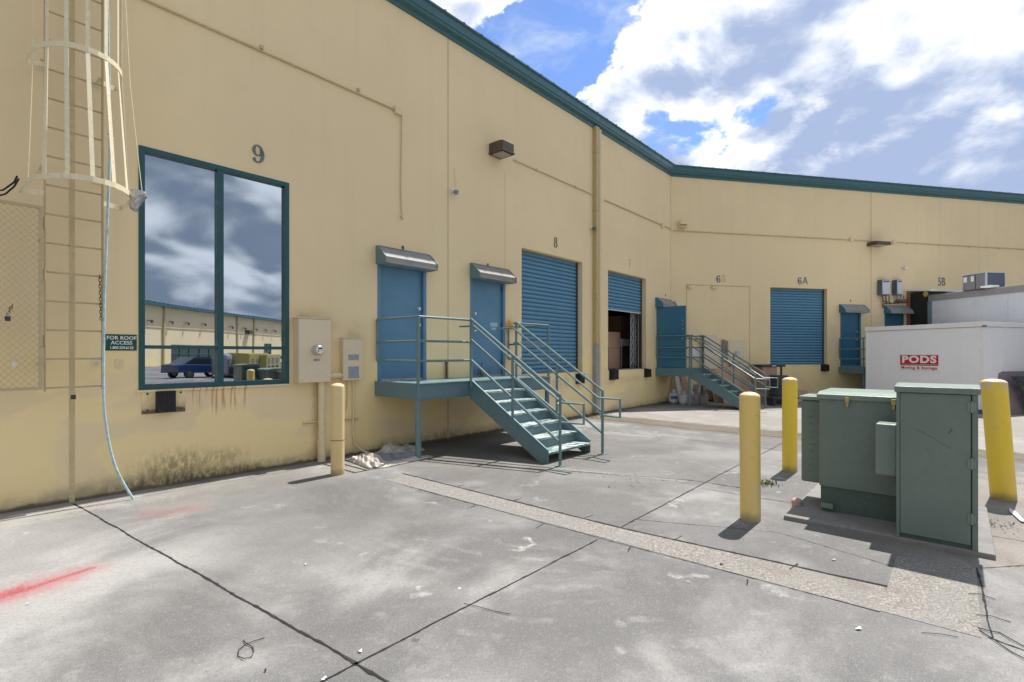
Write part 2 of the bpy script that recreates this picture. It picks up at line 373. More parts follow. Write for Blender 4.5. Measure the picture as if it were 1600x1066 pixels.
M['pane'] = pane_mat()
def ground_mat():
    m, g, b = newmat('yard_concrete'); co = g.new('ShaderNodeTexCoord').outputs['Object']; X, Y, Z = g.sep(co)   # X = s, Y = -d
    P = g.comb(X, Y, 0)
    big = g.noise(P, .28, 5, .55, .3); med = g.noise(P, 1.3, 7, .62, .4); sm = g.noise(P, 6, 6, .65); fine = g.noise(P, 60, 4, .7); sp = g.noise(P, 190, 3, .7)
    col = g.mix(g.step(big, .36, .66), (.125, .125, .126), (.31, .308, .302))
    col = g.mix(g.m('MULTIPLY', g.step(med, .46, .70), .6), col, (.37, .367, .355))
    col = g.mix(g.m('MULTIPLY', g.step(g.noise(P, .55, 6, .62, .5), .42, .60), .78), col, (.100, .099, .098))
    col = g.mix(g.m('MULTIPLY', g.step(sm, .54, .76), .20), col, (.36, .355, .35))
    col = g.mix(g.m('MULTIPLY', g.step(sm, .42, .30), .30), col, (.12, .118, .112))
    # scuffed turning marks: broken arcs
    w = g.new('ShaderNodeTexWave', wave_type='RINGS', rings_direction='SPHERICAL'); g.put(w.inputs['Vector'], g.v('SUBTRACT', P, (5.2, -3.6, 0)))
    w.inputs['Scale'].default_value = 1.3; w.inputs['Distortion'].default_value = 5; w.inputs['Detail'].default_value = 3; w.inputs['Detail Scale'].default_value = .8
    arcs = g.m('MULTIPLY', g.step(w.outputs['Fac'], .70, .95), g.step(g.noise(P, 1.6, 4, .6, 1.2), .52, .62))
    col = g.mix(g.m('MULTIPLY', g.m('MULTIPLY', arcs, g.step(sm, .38, .6)), .22), col, (.42, .41, .40))
    vo = g.new('ShaderNodeTexVoronoi', feature='F1'); g.put(vo.inputs['Vector'], g.v('ADD', P, g.scale(g.noise(P, 3.2, 4, .6, 0, 'Color'), .55))); vo.inputs['Scale'].default_value = 1.5
    ringd = g.m('MULTIPLY', g.step(g.m('ABSOLUTE', g.m('SUBTRACT', vo.outputs['Distance'], .27)), .075, .01), g.step(g.noise(P, 1.9, 3), .55, .63))
    col = g.mix(g.m('MULTIPLY', g.m('MULTIPLY', ringd, g.step(sm, .36, .62)), .75), col, (.50, .49, .47))
    # small pale paint specks and dark gum spots
    v2 = g.new('ShaderNodeTexVoronoi'); g.put(v2.inputs['Vector'], P); v2.inputs['Scale'].default_value = 5.5
    rnd = g.sep(v2.outputs['Color'])
    col = g.mix(g.m('MULTIPLY', g.step(v2.outputs['Distance'], g_(.0), g_(.0)) if False else g.m('LESS_THAN', g.m('ADD', v2.outputs['Distance'], g.m('MULTIPLY', fine, .06)), g.m('MULTIPLY', g.step(rnd[0], .9, 1), .10)), .8), col, (.62, .61, .58))
    v3 = g.new('ShaderNodeTexVoronoi'); g.put(v3.inputs['Vector'], g.v('ADD', P, (7.3, 2.1, 0))); v3.inputs['Scale'].default_value = 2.6
    r3 = g.sep(v3.outputs['Color'])
    col = g.mix(g.m('MULTIPLY', g.m('LESS_THAN', g.m('ADD', v3.outputs['Distance'], g.m('MULTIPLY', fine, .05)), g.m('MULTIPLY', g.step(r3[1], .7, 1), .085)), .75), col, (.06, .058, .055))
    # brown dirt in the valley far back, darker and paler bands beside the wall
    nn_ = g.m('MULTIPLY', g.m('SUBTRACT', g.noise(P, 2.4, 5, .7), .5), 1.1); rn_ = g.m('SUBTRACT', g.noise(P, 11, 4, .7), .5)
    def band(c, s0, s1, d0, d1, amt, soft=.25, sc=2.2):
        nn = nn_
        x = g.m('ADD', X, nn); y = g.m('ADD', g.m('MULTIPLY', Y, -1), nn)
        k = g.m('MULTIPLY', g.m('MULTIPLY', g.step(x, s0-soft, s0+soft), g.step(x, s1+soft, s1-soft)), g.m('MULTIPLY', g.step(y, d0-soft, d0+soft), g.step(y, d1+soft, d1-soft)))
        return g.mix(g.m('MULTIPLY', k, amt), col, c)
    col = band((.11, .085, .05), 10.6, 11.7, .1, 9, .85); col = band((.40, .37, .33), 11.7, 30, .5, 12, .45)
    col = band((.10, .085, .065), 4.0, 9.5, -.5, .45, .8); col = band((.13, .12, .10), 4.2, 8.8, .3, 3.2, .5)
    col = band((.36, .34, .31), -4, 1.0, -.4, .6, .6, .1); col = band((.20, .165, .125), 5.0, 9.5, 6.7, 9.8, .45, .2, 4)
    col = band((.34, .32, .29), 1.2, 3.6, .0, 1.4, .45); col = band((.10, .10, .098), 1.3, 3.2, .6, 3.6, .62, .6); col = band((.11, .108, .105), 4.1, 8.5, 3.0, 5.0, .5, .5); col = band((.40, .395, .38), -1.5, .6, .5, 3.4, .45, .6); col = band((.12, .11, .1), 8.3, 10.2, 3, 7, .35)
    # red spray paint
    def cap(a, c, r, amt, rgb):
        A = Vector((a[0], -a[1])); B = Vector((c[0], -c[1])); AB = B-A; L2 = AB.length_squared
        rx = g.m('SUBTRACT', X, A.x); ry = g.m('SUBTRACT', Y, A.y)
        t = g.m('DIVIDE', g.m('ADD', g.m('MULTIPLY', rx, AB.x), g.m('MULTIPLY', ry, AB.y)), L2, clamp=True)
        dx = g.m('SUBTRACT', rx, g.m('MULTIPLY', t, AB.x)); dy = g.m('SUBTRACT', ry, g.m('MULTIPLY', t, AB.y))
        ds = g.m('SQRT', g.m('ADD', g.m('POWER', dx, 2), g.m('POWER', dy, 2)))
        ds = g.m('ADD', ds, g.m('MULTIPLY', rn_, r*1.2))
        return g.mix(g.m('MULTIPLY', g.m('MULTIPLY', g.step(ds, r, r*.15), g.lin(fine, .35, .6, 1.15, .45)), amt, clamp=True), col, rgb)
    def g1(px, py): return F1.loc(*G(px, py))
    col = cap(g1(-60, 950), g1(70, 912), .34, .5, (.36, .06, .08)); col = cap(g1(20, 928), g1(145, 888), .20, .45, (.36, .06, .08)); col = cap(g1(20, 928), g1(142, 888), .05, .85, (.33, .012, .035)); col = cap(g1(-40, 946), g1(30, 922), .10, .9, (.34, .012, .03))
    col = cap(g1(245, 802), g1(300, 795), .28, .35, (.33, .10, .09)); col = cap(g1(208, 778), g1(216, 776), .05, .5, (.5, .55, .6))
    grn = g.noise(P, 38, 5, .75); col = g.mix(g.m('MULTIPLY', g.step(grn, .50, .68), .42), col, (.12, .118, .115)); col = g.mix(g.m('MULTIPLY', g.step(grn, .46, .30), .42), col, (.40, .395, .385))
    col = g.mix(g.m('MULTIPLY', g.step(fine, .50, .68), .34), col, (.08, .078, .075)); col = g.mix(g.m('MULTIPLY', g.step(sp, .54, .66), .5), col, (.55, .51, .49))
    col = g.mix(1.0, col, (.93, .925, .92), 'MULTIPLY')
    g.put(b.inputs['Base Color'], col); g.put(b.inputs['Roughness'], g.lin(med, .3, .7, .72, .9)); b.inputs['Specular IOR Level'].default_value = .3
    g.put(b.inputs['Normal'], g.bump(g.m('ADD', g.m('MULTIPLY', fine, .6), g.m('ADD', g.m('MULTIPLY', sp, .4), g.m('MULTIPLY', sm, 1.2))), .45, .006)); return m
def g_(x): return x
M['ground'] = ground_mat()
def agg_mat():
    m, g, b = newmat('exposed_aggregate'); co = g.new('ShaderNodeTexCoord').outputs['Object']
    v = g.new('ShaderNodeTexVoronoi'); g.put(v.inputs['Vector'], co); v.inputs['Scale'].default_value = 70
    r = g.sep(v.outputs['Color']); n = g.noise(co, 3.5, 7, .7)
    col = g.mix(r[0], (.15, .14, .125), (.37, .35, .32)); col = g.mix(g.m('MULTIPLY', g.step(n, .46, .56), .72), col, (.25, .245, .238))
    col = g.mix(g.m('MULTIPLY', g.step(g.noise(co, 1.2, 5), .55, .7), .6), col, (.17, .15, .13)); col = g.mix(g.m('MULTIPLY', g.step(v.outputs['Distance'], .3, .6), .45), col, (.13, .11, .09))
    g.put(b.inputs['Base Color'], col); b.inputs['Roughness'].default_value = .9; g.put(b.inputs['Normal'], g.bump(g.m('SUBTRACT', 1, v.outputs['Distance']), .7, .006)); return m
M['agg'] = agg_mat()
M['pad'] = paint('pad_concrete', (.22, .212, .205), .85, var=.2, dirt=.45, dirtcol=(.13, .115, .10), scale=3, bump=.4)
# ------------------------------------------------------------------ ground
def ground():
    b = MB(F1); R = 260
    xs = [-R, -40, -8, 0, 8, 20, 60, R]
    idx = {}
    for i, x in enumerate(xs):
        for j, y in enumerate(xs): idx[i, j] = b.p(x, y, 0)
    for i in range(len(xs)-1):
        for j in range(len(xs)-1): b.f(idx[i,j], idx[i+1,j], idx[i+1,j+1], idx[i,j+1])
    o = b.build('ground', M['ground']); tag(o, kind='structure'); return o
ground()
def ribbon_line(b, pts, w, z=.004, wob=.010, seg=.035):
    """irregular thin joint along a polyline of (s, d)"""
    P = [Vector(p) for p in pts]; L = []
    for a, c in zip(P, P[1:]):
        n = max(2, int((c-a).length/seg)); t = (c-a).normalized(); q = Vector((-t.y, t.x))
        for k in range(n+(1 if c is P[-1] else 0)):
            p = a+(c-a)*k/n; k1 = noise.noise((p.x*3, p.y*3, w*90)); k2 = noise.noise((p.x*23, p.y*23, 5)); k1 += .45*noise.noise((p.x*17, p.y*17, 3))
            o = q*(k1*wob); ww = w*(.42+1.3*abs(k2))
            L.append((b.p(p.x+o.x+q.x*ww/2, p.y+o.y+q.y*ww/2, z), b.p(p.x+o.x-q.x*ww/2, p.y+o.y-q.y*ww/2, z)))
    for (a, c), (e, f) in zip(L, L[1:]): b.f(a, c, f, e)
b = MB(F1)
J = [([(.58, .12), (1.02, 5.15), (1.16, 8.2)], .022), ([(-6, 5.1), (3.47, 5.13)], .017), ([(3.90, 5.13), (8.0, 5.08)], .017),
     ([(3.885, 1.7), (3.89, 3.8), (3.89, 5.14), (4.04, 7.2)], .030), ([(3.50, 2.2), (3.52, 5.1), (3.56, 7.2)], .010),
     ([(5.0, 1.9), (5.2, 2.6), (5.75, 3.9), (6.16, 4.91), (6.2, 5.6)], .020), ([(-8, .36), (.5, .34), (3.0, .36)], .009),
     ([(5.85, 5.15), (6.0, 9.5)], .012), ([(9.3, 0.3), (9.3, 5.1), (9.4, 14)], .014), ([(11.0, .1), (10.75, 3), (10.9, 9)], .03), ([(8, 5.1), (24, 5.1)], .014),
     ([(11.6, 0), (11.5, 9)], .02), ([(14.2, 1.5), (14.2, 16)], .014), ([(3.62, 7.72), (3.3, 8.6)], .014), ([(4.9, 7.70), (3.62, 7.74)], .016),
     ([(4.2, 5.1), (4.75, 6.3), (4.5, 7.2)], .008), ([(17.5, 3), (17.5, 26)], .014), ([(10, 10), (30, 10)], .014), ([(4.9,7.7),(6.3,9.0)], .01)]
for pts, w in J: ribbon_line(b, pts, w)
for k in range(5):       # short hairline cracks off the old trench
    d = 2.6+k*.95; s = 3.5; ribbon_line(b, [(s, d), (s-.10-.1*random.random(), d+.03)], .010, seg=.04)
    ribbon_line(b, [(3.9, d+.2), (4.02+.1*random.random(), d+.22)], .010, seg=.04)
tag(b.build('pavement_joints', M['grout']), kind='structure')
b = MB(F1)
def strip(b, d0, d1, sa, sb, z, step=.12):
    n = int((d1-d0)/step); L = []
    for k in range(n+1):
        d = d0+(d1-d0)*k/n
        L.append((b.p(sa(d)+noise.noise((d*4, 1, 0))*.012, d, z), b.p(sb(d)+noise.noise((d*5, 9, 0))*.015, d, z)))
    for (a, c), (e, f) in zip(L, L[1:]): b.f(a, c, f, e)
strip(b, 1.85, 7.2, lambda d: 3.51+.01*(d-1.8), lambda d: 3.87+max(0, d-5.1)*.07, .0025)
strip(b, 7.2, 7.69, lambda d: 3.58, lambda d: 4.78+(d-7.2)*.3, .0025, .06)
strip(b, 3.1, 4.9, lambda d: 5.33+(d-2.6)*.28+.03, lambda d: 5.33+(d-2.6)*.28+.14, .0025)
tag(b.build('pavement_aggregate_strip', M['agg']), kind='structure')
# ------------------------------------------------------------------ warehouse
BLD = thing('warehouse_building', F1, (0, 0, 0), 'long cream stucco warehouse with teal roof edge that bends round the loading yard', 'building')
def wall_mesh(b, s0, s1, z0, z1, holes):
    S = sorted({s0, s1, *[h[0] for h in holes], *[h[1] for h in holes]}); Z = sorted({z0, z1, *[h[2] for h in holes], *[h[3] for h in holes]})
    V = {}
    def v(i, j):
        if (i, j) not in V: V[i, j] = b.p(S[i], 0, Z[j])
        return V[i, j]
    for i in range(len(S)-1):
        for j in range(len(Z)-1):
            cs, cz = (S[i]+S[i+1])/2, (Z[j]+Z[j+1])/2
            if any(h[0] < cs < h[1] and h[2] < cz < h[3] for h in holes): continue
            b.f(v(i, j), v(i+1, j), v(i+1, j+1), v(i, j+1))
    for a, c, e, f, dep in holes:
        q = [b.p(x, 0, z) for x, z in ((a, e), (c, e), (c, f), (a, f))]; r = [b.p(x, -dep, z) for x, z in ((a, e), (c, e), (c, f), (a, f))]
        for k in range(4): j = (k+1) % 4; b.f(q[k], q[j], r[j], r[k])
ZT = 7.96
WIN = (1.205, 3.08, 1.235, 4.245)
s8 = (F1.at(736), F1.at(788)); s9 = (F1.at(592), F1.at(664)); R8 = (8.52, 11.05, 1.2, 4.13); R7 = (12.38, 14.76, 1.2, 4.10)
D7 = (15.55, 16.45, 1.2, 3.27)
def flip(b):  # outward facing (recalc cannot know for open sheets)
    b.Fc = [t[::-1] for t in b.Fc]
def build_sheet(b, name, mat, parent):
    # like build but keeps face order
    I = inv_of(parent).inverted(); me = bpy.data.meshes.new(name); me.from_pydata([I @ v for v in b.V], [], b.Fc); me.materials.append(mat)
    o = bpy.data.objects.new(name, me); COL.objects.link(o); o.parent = parent; ROOT[o.name] = inv_of(parent); return o
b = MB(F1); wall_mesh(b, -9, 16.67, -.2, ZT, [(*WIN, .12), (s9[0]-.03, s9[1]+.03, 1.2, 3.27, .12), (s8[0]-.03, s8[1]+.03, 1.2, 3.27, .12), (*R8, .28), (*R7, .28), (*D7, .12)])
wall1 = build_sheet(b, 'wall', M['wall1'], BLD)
t6 = (3.98, 6.43, 1.28, 4.12); tA = (F2.at(1314), F2.at(1344)); tB = (F2.at(1383), F2.at(1411)); tD = (11.0, 14.2, 1.2, 4.0)
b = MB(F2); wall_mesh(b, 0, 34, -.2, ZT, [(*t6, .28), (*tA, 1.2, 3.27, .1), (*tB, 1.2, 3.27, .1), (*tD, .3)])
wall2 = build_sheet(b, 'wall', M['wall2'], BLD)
# roof behind the parapet and the far side walls
b = MB(WF)
cn = F1.w(16.67, 0); pts = [F1.w(-9, -.05), F1.w(16.7, -.05), F2.w(34, -.05), F2.w(34, -26), F1.w(16.67, -45), F1.w(-9, -26)]
ix = [b.pw((p.x, p.y, 8.20)) for p in pts]; lo = [b.pw((p.x, p.y, 8.14)) for p in pts]
b.f(*ix); b.f(*lo[::-1])
for k in range(6): j = (k+1) % 6; b.f(ix[k], ix[j], lo[j], lo[k])
for s in range(-18, 34): # standing seams seen as little bumps along the roof edge
    b.fr = F1 if s < 33 else F2
    if -9 < s*.5 < 16.5: b.hexa([F1.w(s*.5, .2, 8.245), F1.w(s*.5+.05, .2, 8.245), F1.w(s*.5+.05, -6, 8.28), F1.w(s*.5, -6, 8.28), F1.w(s*.5, .2, 8.262), F1.w(s*.5+.05, .2, 8.262), F1.w(s*.5+.05, -6, 8.297), F1.w(s*.5, -6, 8.297)])
for s in range(0, 66):
    b.hexa([F2.w(s*.5, .2, 8.245), F2.w(s*.5+.05, .2, 8.245), F2.w(s*.5+.05, -6, 8.28), F2.w(s*.5, -6, 8.28), F2.w(s*.5, .2, 8.262), F2.w(s*.5+.05, .2, 8.262), F2.w(s*.5+.05, -6, 8.297), F2.w(s*.5, -6, 8.297)])
b.fr = F1; b.build('roof', M['roof'], BLD)
b = MB(F1); q = [b.p(-9, 0, -.2), b.p(-9, -26, -.2), b.p(-9, -26, 8.24), b.p(-9, 0, 8.24)]; b.f(*q); build_sheet(b, 'wall', M['wall2'], BLD)
b = MB(F2); q = [b.p(34, 0, -.2), b.p(34, -26, -.2), b.p(34, -26, 8.24), b.p(34, 0, 8.24)]; b.f(*q)
build_sheet(b, 'wall', M['wall2'], BLD)
prof = [(0.0, 7.90), (.03, 7.90), (.04, 7.97), (.12, 8.0), (.125, 8.05), (.145, 8.06), (.155, 8.21), (.185, 8.22), (.185, 8.255), (.0, 8.27)]
b = MB(WF); rings = []
kk = (1-F1.n.dot(F2.n))/(F1.u.dot(F2.n))
for st in range(3):
    ring = []
    for d, z in prof:
        if st == 0: v = F1.w(-9, d, z)
        elif st == 1: v = F1.w(16.67+d*kk, d, z)
        else: v = F2.w(34, d, z)
        ring.append(b.pw(v))
    rings.append(ring)
for A, B in zip(rings, rings[1:]):
    for j in range(len(prof)): k = (j+1) % len(prof); b.f(A[j], A[k], B[k], B[j])
b.fr = F1; b.build('roof_fascia', M['fascia'], BLD)
# panel seams
def seam(fr, s, w=.03, z1=7.9):
    b = MB(fr); b.box(s-w/2, s+w/2, -.004, .003, 0, z1); b.build('panel_seam', M['seam'], BLD)
seam(F1, F1.at(112.5), .05); seam(F1, F1.at(700), .028); seam(F1, 16.64, .03); seam(F2, F2.at(1361), .035); seam(F2, 18.5); seam(F1, F1.at(789), .008, 5.7)
# cable line under the eaves, with its clips
def cab(fr, pts, r=.014):
    b = MB(fr); b.tube(pts, r, 6)
    for a, c in zip(pts, pts[1:]):
        L = abs(c[0]-a[0])
        for k in range(int(L/1.5)):
            s = a[0]+(c[0]-a[0])*(k+.5)/max(1, int(L/1.5)); b.box(s-.02, s+.02, 0, .035, a[2]-.025, a[2]+.025)
    return b.build('conduit', M['seam'], BLD, smooth=False)
zc = 6.06
cab(F1, [(-6, .02, 6.1), (F1.at(620), .02, 6.03), (F1.at(626), .02, 5.98)], .016)
sd = F1.at(626.5); cab(F1, [(sd, .02, 5.98), (sd, .02, 5.6), (sd-.02, .02, 4.6), (sd+.01, .02, 4.15), (sd+.0, .05, 4.10), (sd-.06, .05, 4.15)], .009)
cab(F1, [(F1.at(802), .02, 6.06), (F1.at(925), .02, 6.05)]); cab(F1, [(F1.at(944), .02, 6.05), (16.62, .02, 6.04)], .018)
cab(F2, [(.06, .02, 6.0), (34, .02, 6.05)], .016)
for fr, s in ((F1, 15.9), (F2, F2.at(1329)), (F2, F2.at(1396)), (F1, F1.at(620))):
    b = MB(fr); b.box(s-.07, s+.07, 0, .07, 5.96, 6.10); b.build('junction_box', M['beige'], BLD, bevel=.008)
# downspout
sA, sB = F1.at(926), F1.at(934); sC = F1.at(935.5); sD_ = F1.at(941.5)
ds = thing  # alias not used
b = MB(F1); b.box(sA, sA+.17, .0, .12, 1.95, 7.93)
for z in (3.2, 5.6, 7.2): b.box(sA-.015, sA+.185, 0, .13, z, z+.05)
dsp = b.build('downspout', M['downspout'], BLD, bevel=.012)
b = MB(F1); b.box(sA-.005, sA+.175, .0, .125, .05, 1.95); b.build('lower_pipe', M['downgrey'], dsp, bevel=.012)
b = MB(F1); b.tube([(sA+.26, .06, .0), (sA+.26, .06, 7.9)], .055, 12); b.build('downspout', M['beige'], BLD, smooth=True)
# big window
w = thing
b = MB(F1); a, c, e, f = WIN
fw = .065; d0, d1 = -.10, .012
b.box(a, a+fw, d0, d1, e, f); b.box(c-fw, c, d0, d1, e, f); b.box(a+fw, c-fw, d0, d1, f-fw, f); b.box(a+fw, c-fw, d0, d1, e, e+fw)
sm = F1.at(344.5); b.box(sm-.04, sm+.04, d0, d1-.004, e+fw, f-fw)
zt = 1.765
b.box(a+fw, sm-.04, d0, d1-.008, zt-.022, zt+.022); b.box(sm+.04, c-fw, d0, d1-.008, zt-.022, zt+.022)
wn = b.build('window', M['frame'], BLD, bevel=.004)
for (x0, x1, z0, z1) in ((a+fw, sm-.04, zt+.022, f-fw), (sm+.04, c-fw, zt+.022, f-fw), (a+fw, sm-.04, e+fw, zt-.022), (sm+.04, c-fw, e+fw, zt-.022)):
    b = MB(F1); b.box(x0, x1, -.06, -.05, z0, z1); b.build('pane', M['pane'], wn)
b = MB(F1); b.box(a-.03, c+.03, 0, .03, e-.03, e-.004); b.build('window_sill', M['wall1'], wn, bevel=.005)
b = MB(F1); b.box(a+.02, c-.02, -.14, -.11, e+.02, f-.02); b.build('pane_backing', M['dark'], wn)  # plain dark sheet behind the window panes
# doors and their rain hoods
def hood(fr, s0, s1, zb, prt, mat='hood', cheek='teal'):
    b = MB(fr); pr = [(0, zb+.30), (.05, zb+.30), (.27, zb+.10), (.27, zb), (0, zb)]
    b.prism(pr, s0+.012, s1-.012, 's'); b.box(s0+.012, s1-.012, .27, .30, zb-.015, zb+.01); b.box(s0+.01, s1-.01, 0, .06, zb+.30, zb+.312)
    n = 5
    for k in range(1, n): s = s0+(s1-s0)*k/n; b.prism([(.05, zb+.303), (.268, zb+.103), (.268, zb+.098), (.05, zb+.298)], s-.004, s+.004, 's')
    h = b.build('canopy', M[mat], prt, bevel=.003)
    for x in (s0, s1-.012):
        b = MB(fr); b.prism([(0, zb+.31), (.055, zb+.31), (.285, zb+.11), (.285, zb-.012), (0, zb-.012)], x, x+.012, 's'); b.build('cheek', M[cheek], h)
    return h
def door(fr, s0, s1, z0, z1, mat='door', depth=-.05, knob_at='r', hm='hood', sill='silver'):
    b = MB(fr); b.box(s0+.045, s1-.045, depth-.045, depth, z0+.015, z1-.045); dr = b.build('door', M[mat], BLD, bevel=.003)
    b = MB(fr); b.box(s0-.03, s0+.042, depth-.05, .008, z0, z1-.042); b.box(s1-.042, s1+.03, depth-.05, .008, z0, z1-.042); b.box(s0-.03, s1+.03, depth-.05, .008, z1-.042, z1)
    b.build('door_frame', M[mat], dr, bevel=.003)
    kx = s1-.13 if knob_at == 'r' else s0+.13; hx = s0+.05 if knob_at == 'r' else s1-.05
    for z, nm in ((z0+1.02, 'handle'), (z0+1.32, 'deadbolt')):
        b = MB(fr)
        for r0, r1, q0, q1 in ((.035, .035, depth, depth+.012), (.026, .03, depth+.012, depth+.06)):
            P = [[b.p(kx+rr*math.cos(2*math.pi*j/14), dd, z+rr*math.sin(2*math.pi*j/14)) for j in range(14)] for rr, dd in ((r0, q0), (r1, q1))]
            for j in range(14): k = (j+1) % 14; b.f(P[0][j], P[0][k], P[1][k], P[1][j])
            b.f(*P[1])
        b.build(nm, M['chrome'], dr, smooth=True)
    for z in (z0+.2, z0+1.05, z0+1.85):
        b = MB(fr); b.tube([(hx, depth+.012, z), (hx, depth+.012, z+.11)], .011, 8); b.build('hinge', M['dark'], dr)
    b = MB(fr); b.box(s0+.045, s1-.045, depth, depth+.03, z0+.0, z0+.035); b.build('kick_strip', M[sill], dr)
    return dr
d9 = door(F1, s9[0], s9[1], 1.2, 3.27); hood(F1, F1.at(587), F1.at(667)+.03, 3.24, BLD)
d8 = door(F1, s8[0], s8[1], 1.2, 3.27, knob_at='l'); hood(F1, F1.at(735)-.02, F1.at(790)+.05, 3.24, BLD, 'hoodrust')
b = MB(F1); b.box(s8[0]+.62, s8[0]+.86, -.049, -.046, 2.27, 2.36); b.box(s8[0]+.66, s8[0]+.80, -.049, -.046, 2.20, 2.25); b.build('worn_notice', paint('faded_sticker', (.38, .5, .58), .7), d8)
# open door beyond unit 7
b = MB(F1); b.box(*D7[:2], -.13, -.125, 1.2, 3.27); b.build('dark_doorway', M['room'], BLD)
b = MB(F1); lw = 1.0; b.box(15.50, 15.545, .02, lw, 1.215, 3.23); dl = b.build('door', M['door2'], BLD, bevel=.004)
for z in (1.75, 2.15): 
    b = MB(F1); b.box(15.494, 15.5, .03, lw-.01, z, z+.006); b.build('leaf_groove', M['dark'], dl)
for z, nm in ((2.15, 'handle'), (2.45, 'lock_plate'), (2.6, 'lock_plate'), (2.72, 'deadbolt')):
    b = MB(F1); b.box(15.47, 15.5, lw-.12, lw-.07, z, z+.05); b.build(nm, M['chrome'], dl, bevel=.006)
b = MB(F1)
for a_, c_2 in ((D7[0], D7[0]+.04), (D7[1]-.04, D7[1])): b.box(a_, c_2, -.1, .01, 1.2, 3.27)
b.build('door_frame', M['door2'], dl)
hood(F1, 15.42, 16.52, 3.24, BLD, 'hood', 'door2')
# wall 2 doors
dA = door(F2, tA[0], tA[1], 1.2, 3.27, 'door2'); hood(F2, F2.at(1311), F2.at(1352)-.1, 3.24, BLD, 'hood', 'door2')
dB = door(F2, tB[0], tB[1], 1.2, 3.27, 'door2'); hood(F2, F2.at(1381), F2.at(1422)-.1, 3.24, BLD, 'hood', 'door2')
# roller doors
def roller(fr, s0, s1, z0, z1, bottom=None, depth=-.20):
    zb = bottom if bottom else z0
    b = MB(fr); pitch = .098; n = int((z1-zb)/pitch); pr = []
    for k in range(n*6+1):
        z = z1-(z1-zb)*k/(n*6); ph = (k % 6)/6
        pr.append((z, depth + .042*math.sin(math.pi*ph)**.6 if ph else depth-.004))
    a = [b.p(s0+.04, d, z) for z, d in pr]; c = [b.p(s1-.04, d, z) for z, d in pr]
    for k in range(len(pr)-1): b.f(a[k], c[k], c[k+1], a[k+1])
    r = b.build('roller_door', M['roller'], BLD)
    b = MB(fr); b.box(s0+.03, s1-.03, depth-.02, depth+.03, zb, zb+.07); b.build('bottom_bar', M['tealrail'] if bottom is None else M['signwhite'], r)
    for x0, x1 in ((s0, s0+.055), (s1-.055, s1)):
        b = MB(fr); b.box(x0+.003, x1-.003, depth-.03, depth+.06, z0+.003, z1-.003); b.build('guide_rail', M['dark'] if x0 != s0 else M['tealrail'], r)
    b = MB(fr); b.box(s0+.06, s1-.06, depth-.01, depth+.05, z1-.06, z1-.003); b.build('head_trim', M['teal'], r)
    b = MB(fr); b.box(s0+.003, s1-.003, depth-.05, .006, z0, z0+.02); b.build('sill', M['trailtop'], r)
    return r
roller(F1, *R8); roller(F1, *R7, bottom=2.98); roller(F2, *t6); roller(F2, *tD)
# dark storage room behind the half open roller
b = MB(F1); X0, X1, DD = 12.0, 20.0, -5.0
def q4(*P): b.f(*[b.p(*p) for p in P])
q4((X0,-.29,1.2),(X0,DD,1.2),(X0,DD,4.6),(X0,-.29,4.6)); q4((X1,-.29,1.2),(X1,DD,1.2),(X1,DD,4.6),(X1,-.29,4.6))
q4((X0,DD,1.2),(X1,DD,1.2),(X1,DD,4.6),(X0,DD,4.6)); q4((X0,-.29,4.6),(X1,-.29,4.6),(X1,DD,4.6),(X0,DD,4.6))
q4((X0,-.29,1.2),(R7[0],-.29,1.2),(R7[0],-.29,4.6),(X0,-.29,4.6)); q4((R7[1],-.29,1.2),(X1,-.29,1.2),(X1,-.29,4.6),(R7[1],-.29,4.6)); q4((R7[0],-.29,4.11),(R7[1],-.29,4.11),(R7[1],-.29,4.6),(R7[0],-.29,4.6))
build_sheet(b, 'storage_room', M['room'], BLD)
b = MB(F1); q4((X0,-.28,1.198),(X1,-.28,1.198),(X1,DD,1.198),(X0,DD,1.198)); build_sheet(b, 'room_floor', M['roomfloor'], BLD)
# infilled opening on wall 2
a, c = F2.at(1072), F2.at(1172)-.0
b = MB(F2)
zz = 4.1
b.box(a, c, 0, .006, zz, zz+.035); b.box(a, a+.03, 0, .006, 1.25, zz); b.box(c-.03, c, 0, .006, 1.25, zz)
pf = b.build('infill_panel', M['seam'], BLD)
b = MB(F2)
for px in (1074, 1111): s = F2.at(px); b.box(s, s+.16, 0, .09, zz-.10, zz-.02)
b.build('patch_bracket', M['beige'], pf)
# unit numbers
def number(fr, chs, px, py, h, mat='number', font=False, space=.62, sc=1.0, sx=.78):
    s, z = fr.at(px, py); k = 0
    if font: return text_part(chs, fr, s, .0, z, h*1.38, .012, M[mat], 'unit_number', BLD, sx=sx, bold=.006*h)
    b = MB(fr)
    for i, ch in enumerate(chs): glyph(b, ch, s+(i-(len(chs)-1)/2)*h*space, z, h, .0, .014)
    return b.build('unit_number', M[mat], BLD)
number(F1, '9', 403, 241, .26); number(F1, '8', 868, 379, .26); number(F1, '9', 629, 387.5, .075, 'dark'); number(F1, '8', 762, 414.5, .075, 'dark')
number(F2, '6', 1122.5, 436, .26); number(F2, 'B', 1131, 436, .27, 'numfade', True); number(F1, '7', 984, 412, .26, 'numfade', True)
number(F2, '6', 1249.5, 439, .26); number(F2, 'A', 1258, 439, .28, 'number', True, sx=.85)
number(F2, '5B', 1471, 441, .34, 'number', True, sx=.75)
for s in (F1.at(1040), ):
    b = MB(F1); b.box(s-.015, s+.015, 0, .01, 3.66, 3.74); b.build('unit_number', M['dark'], BLD)
for t in (F2.at(1329), F2.at(1397)):
    b = MB(F2); b.box(t-.015, t+.015, 0, .01, 3.66, 3.74); b.build('unit_number', M['dark'], BLD)
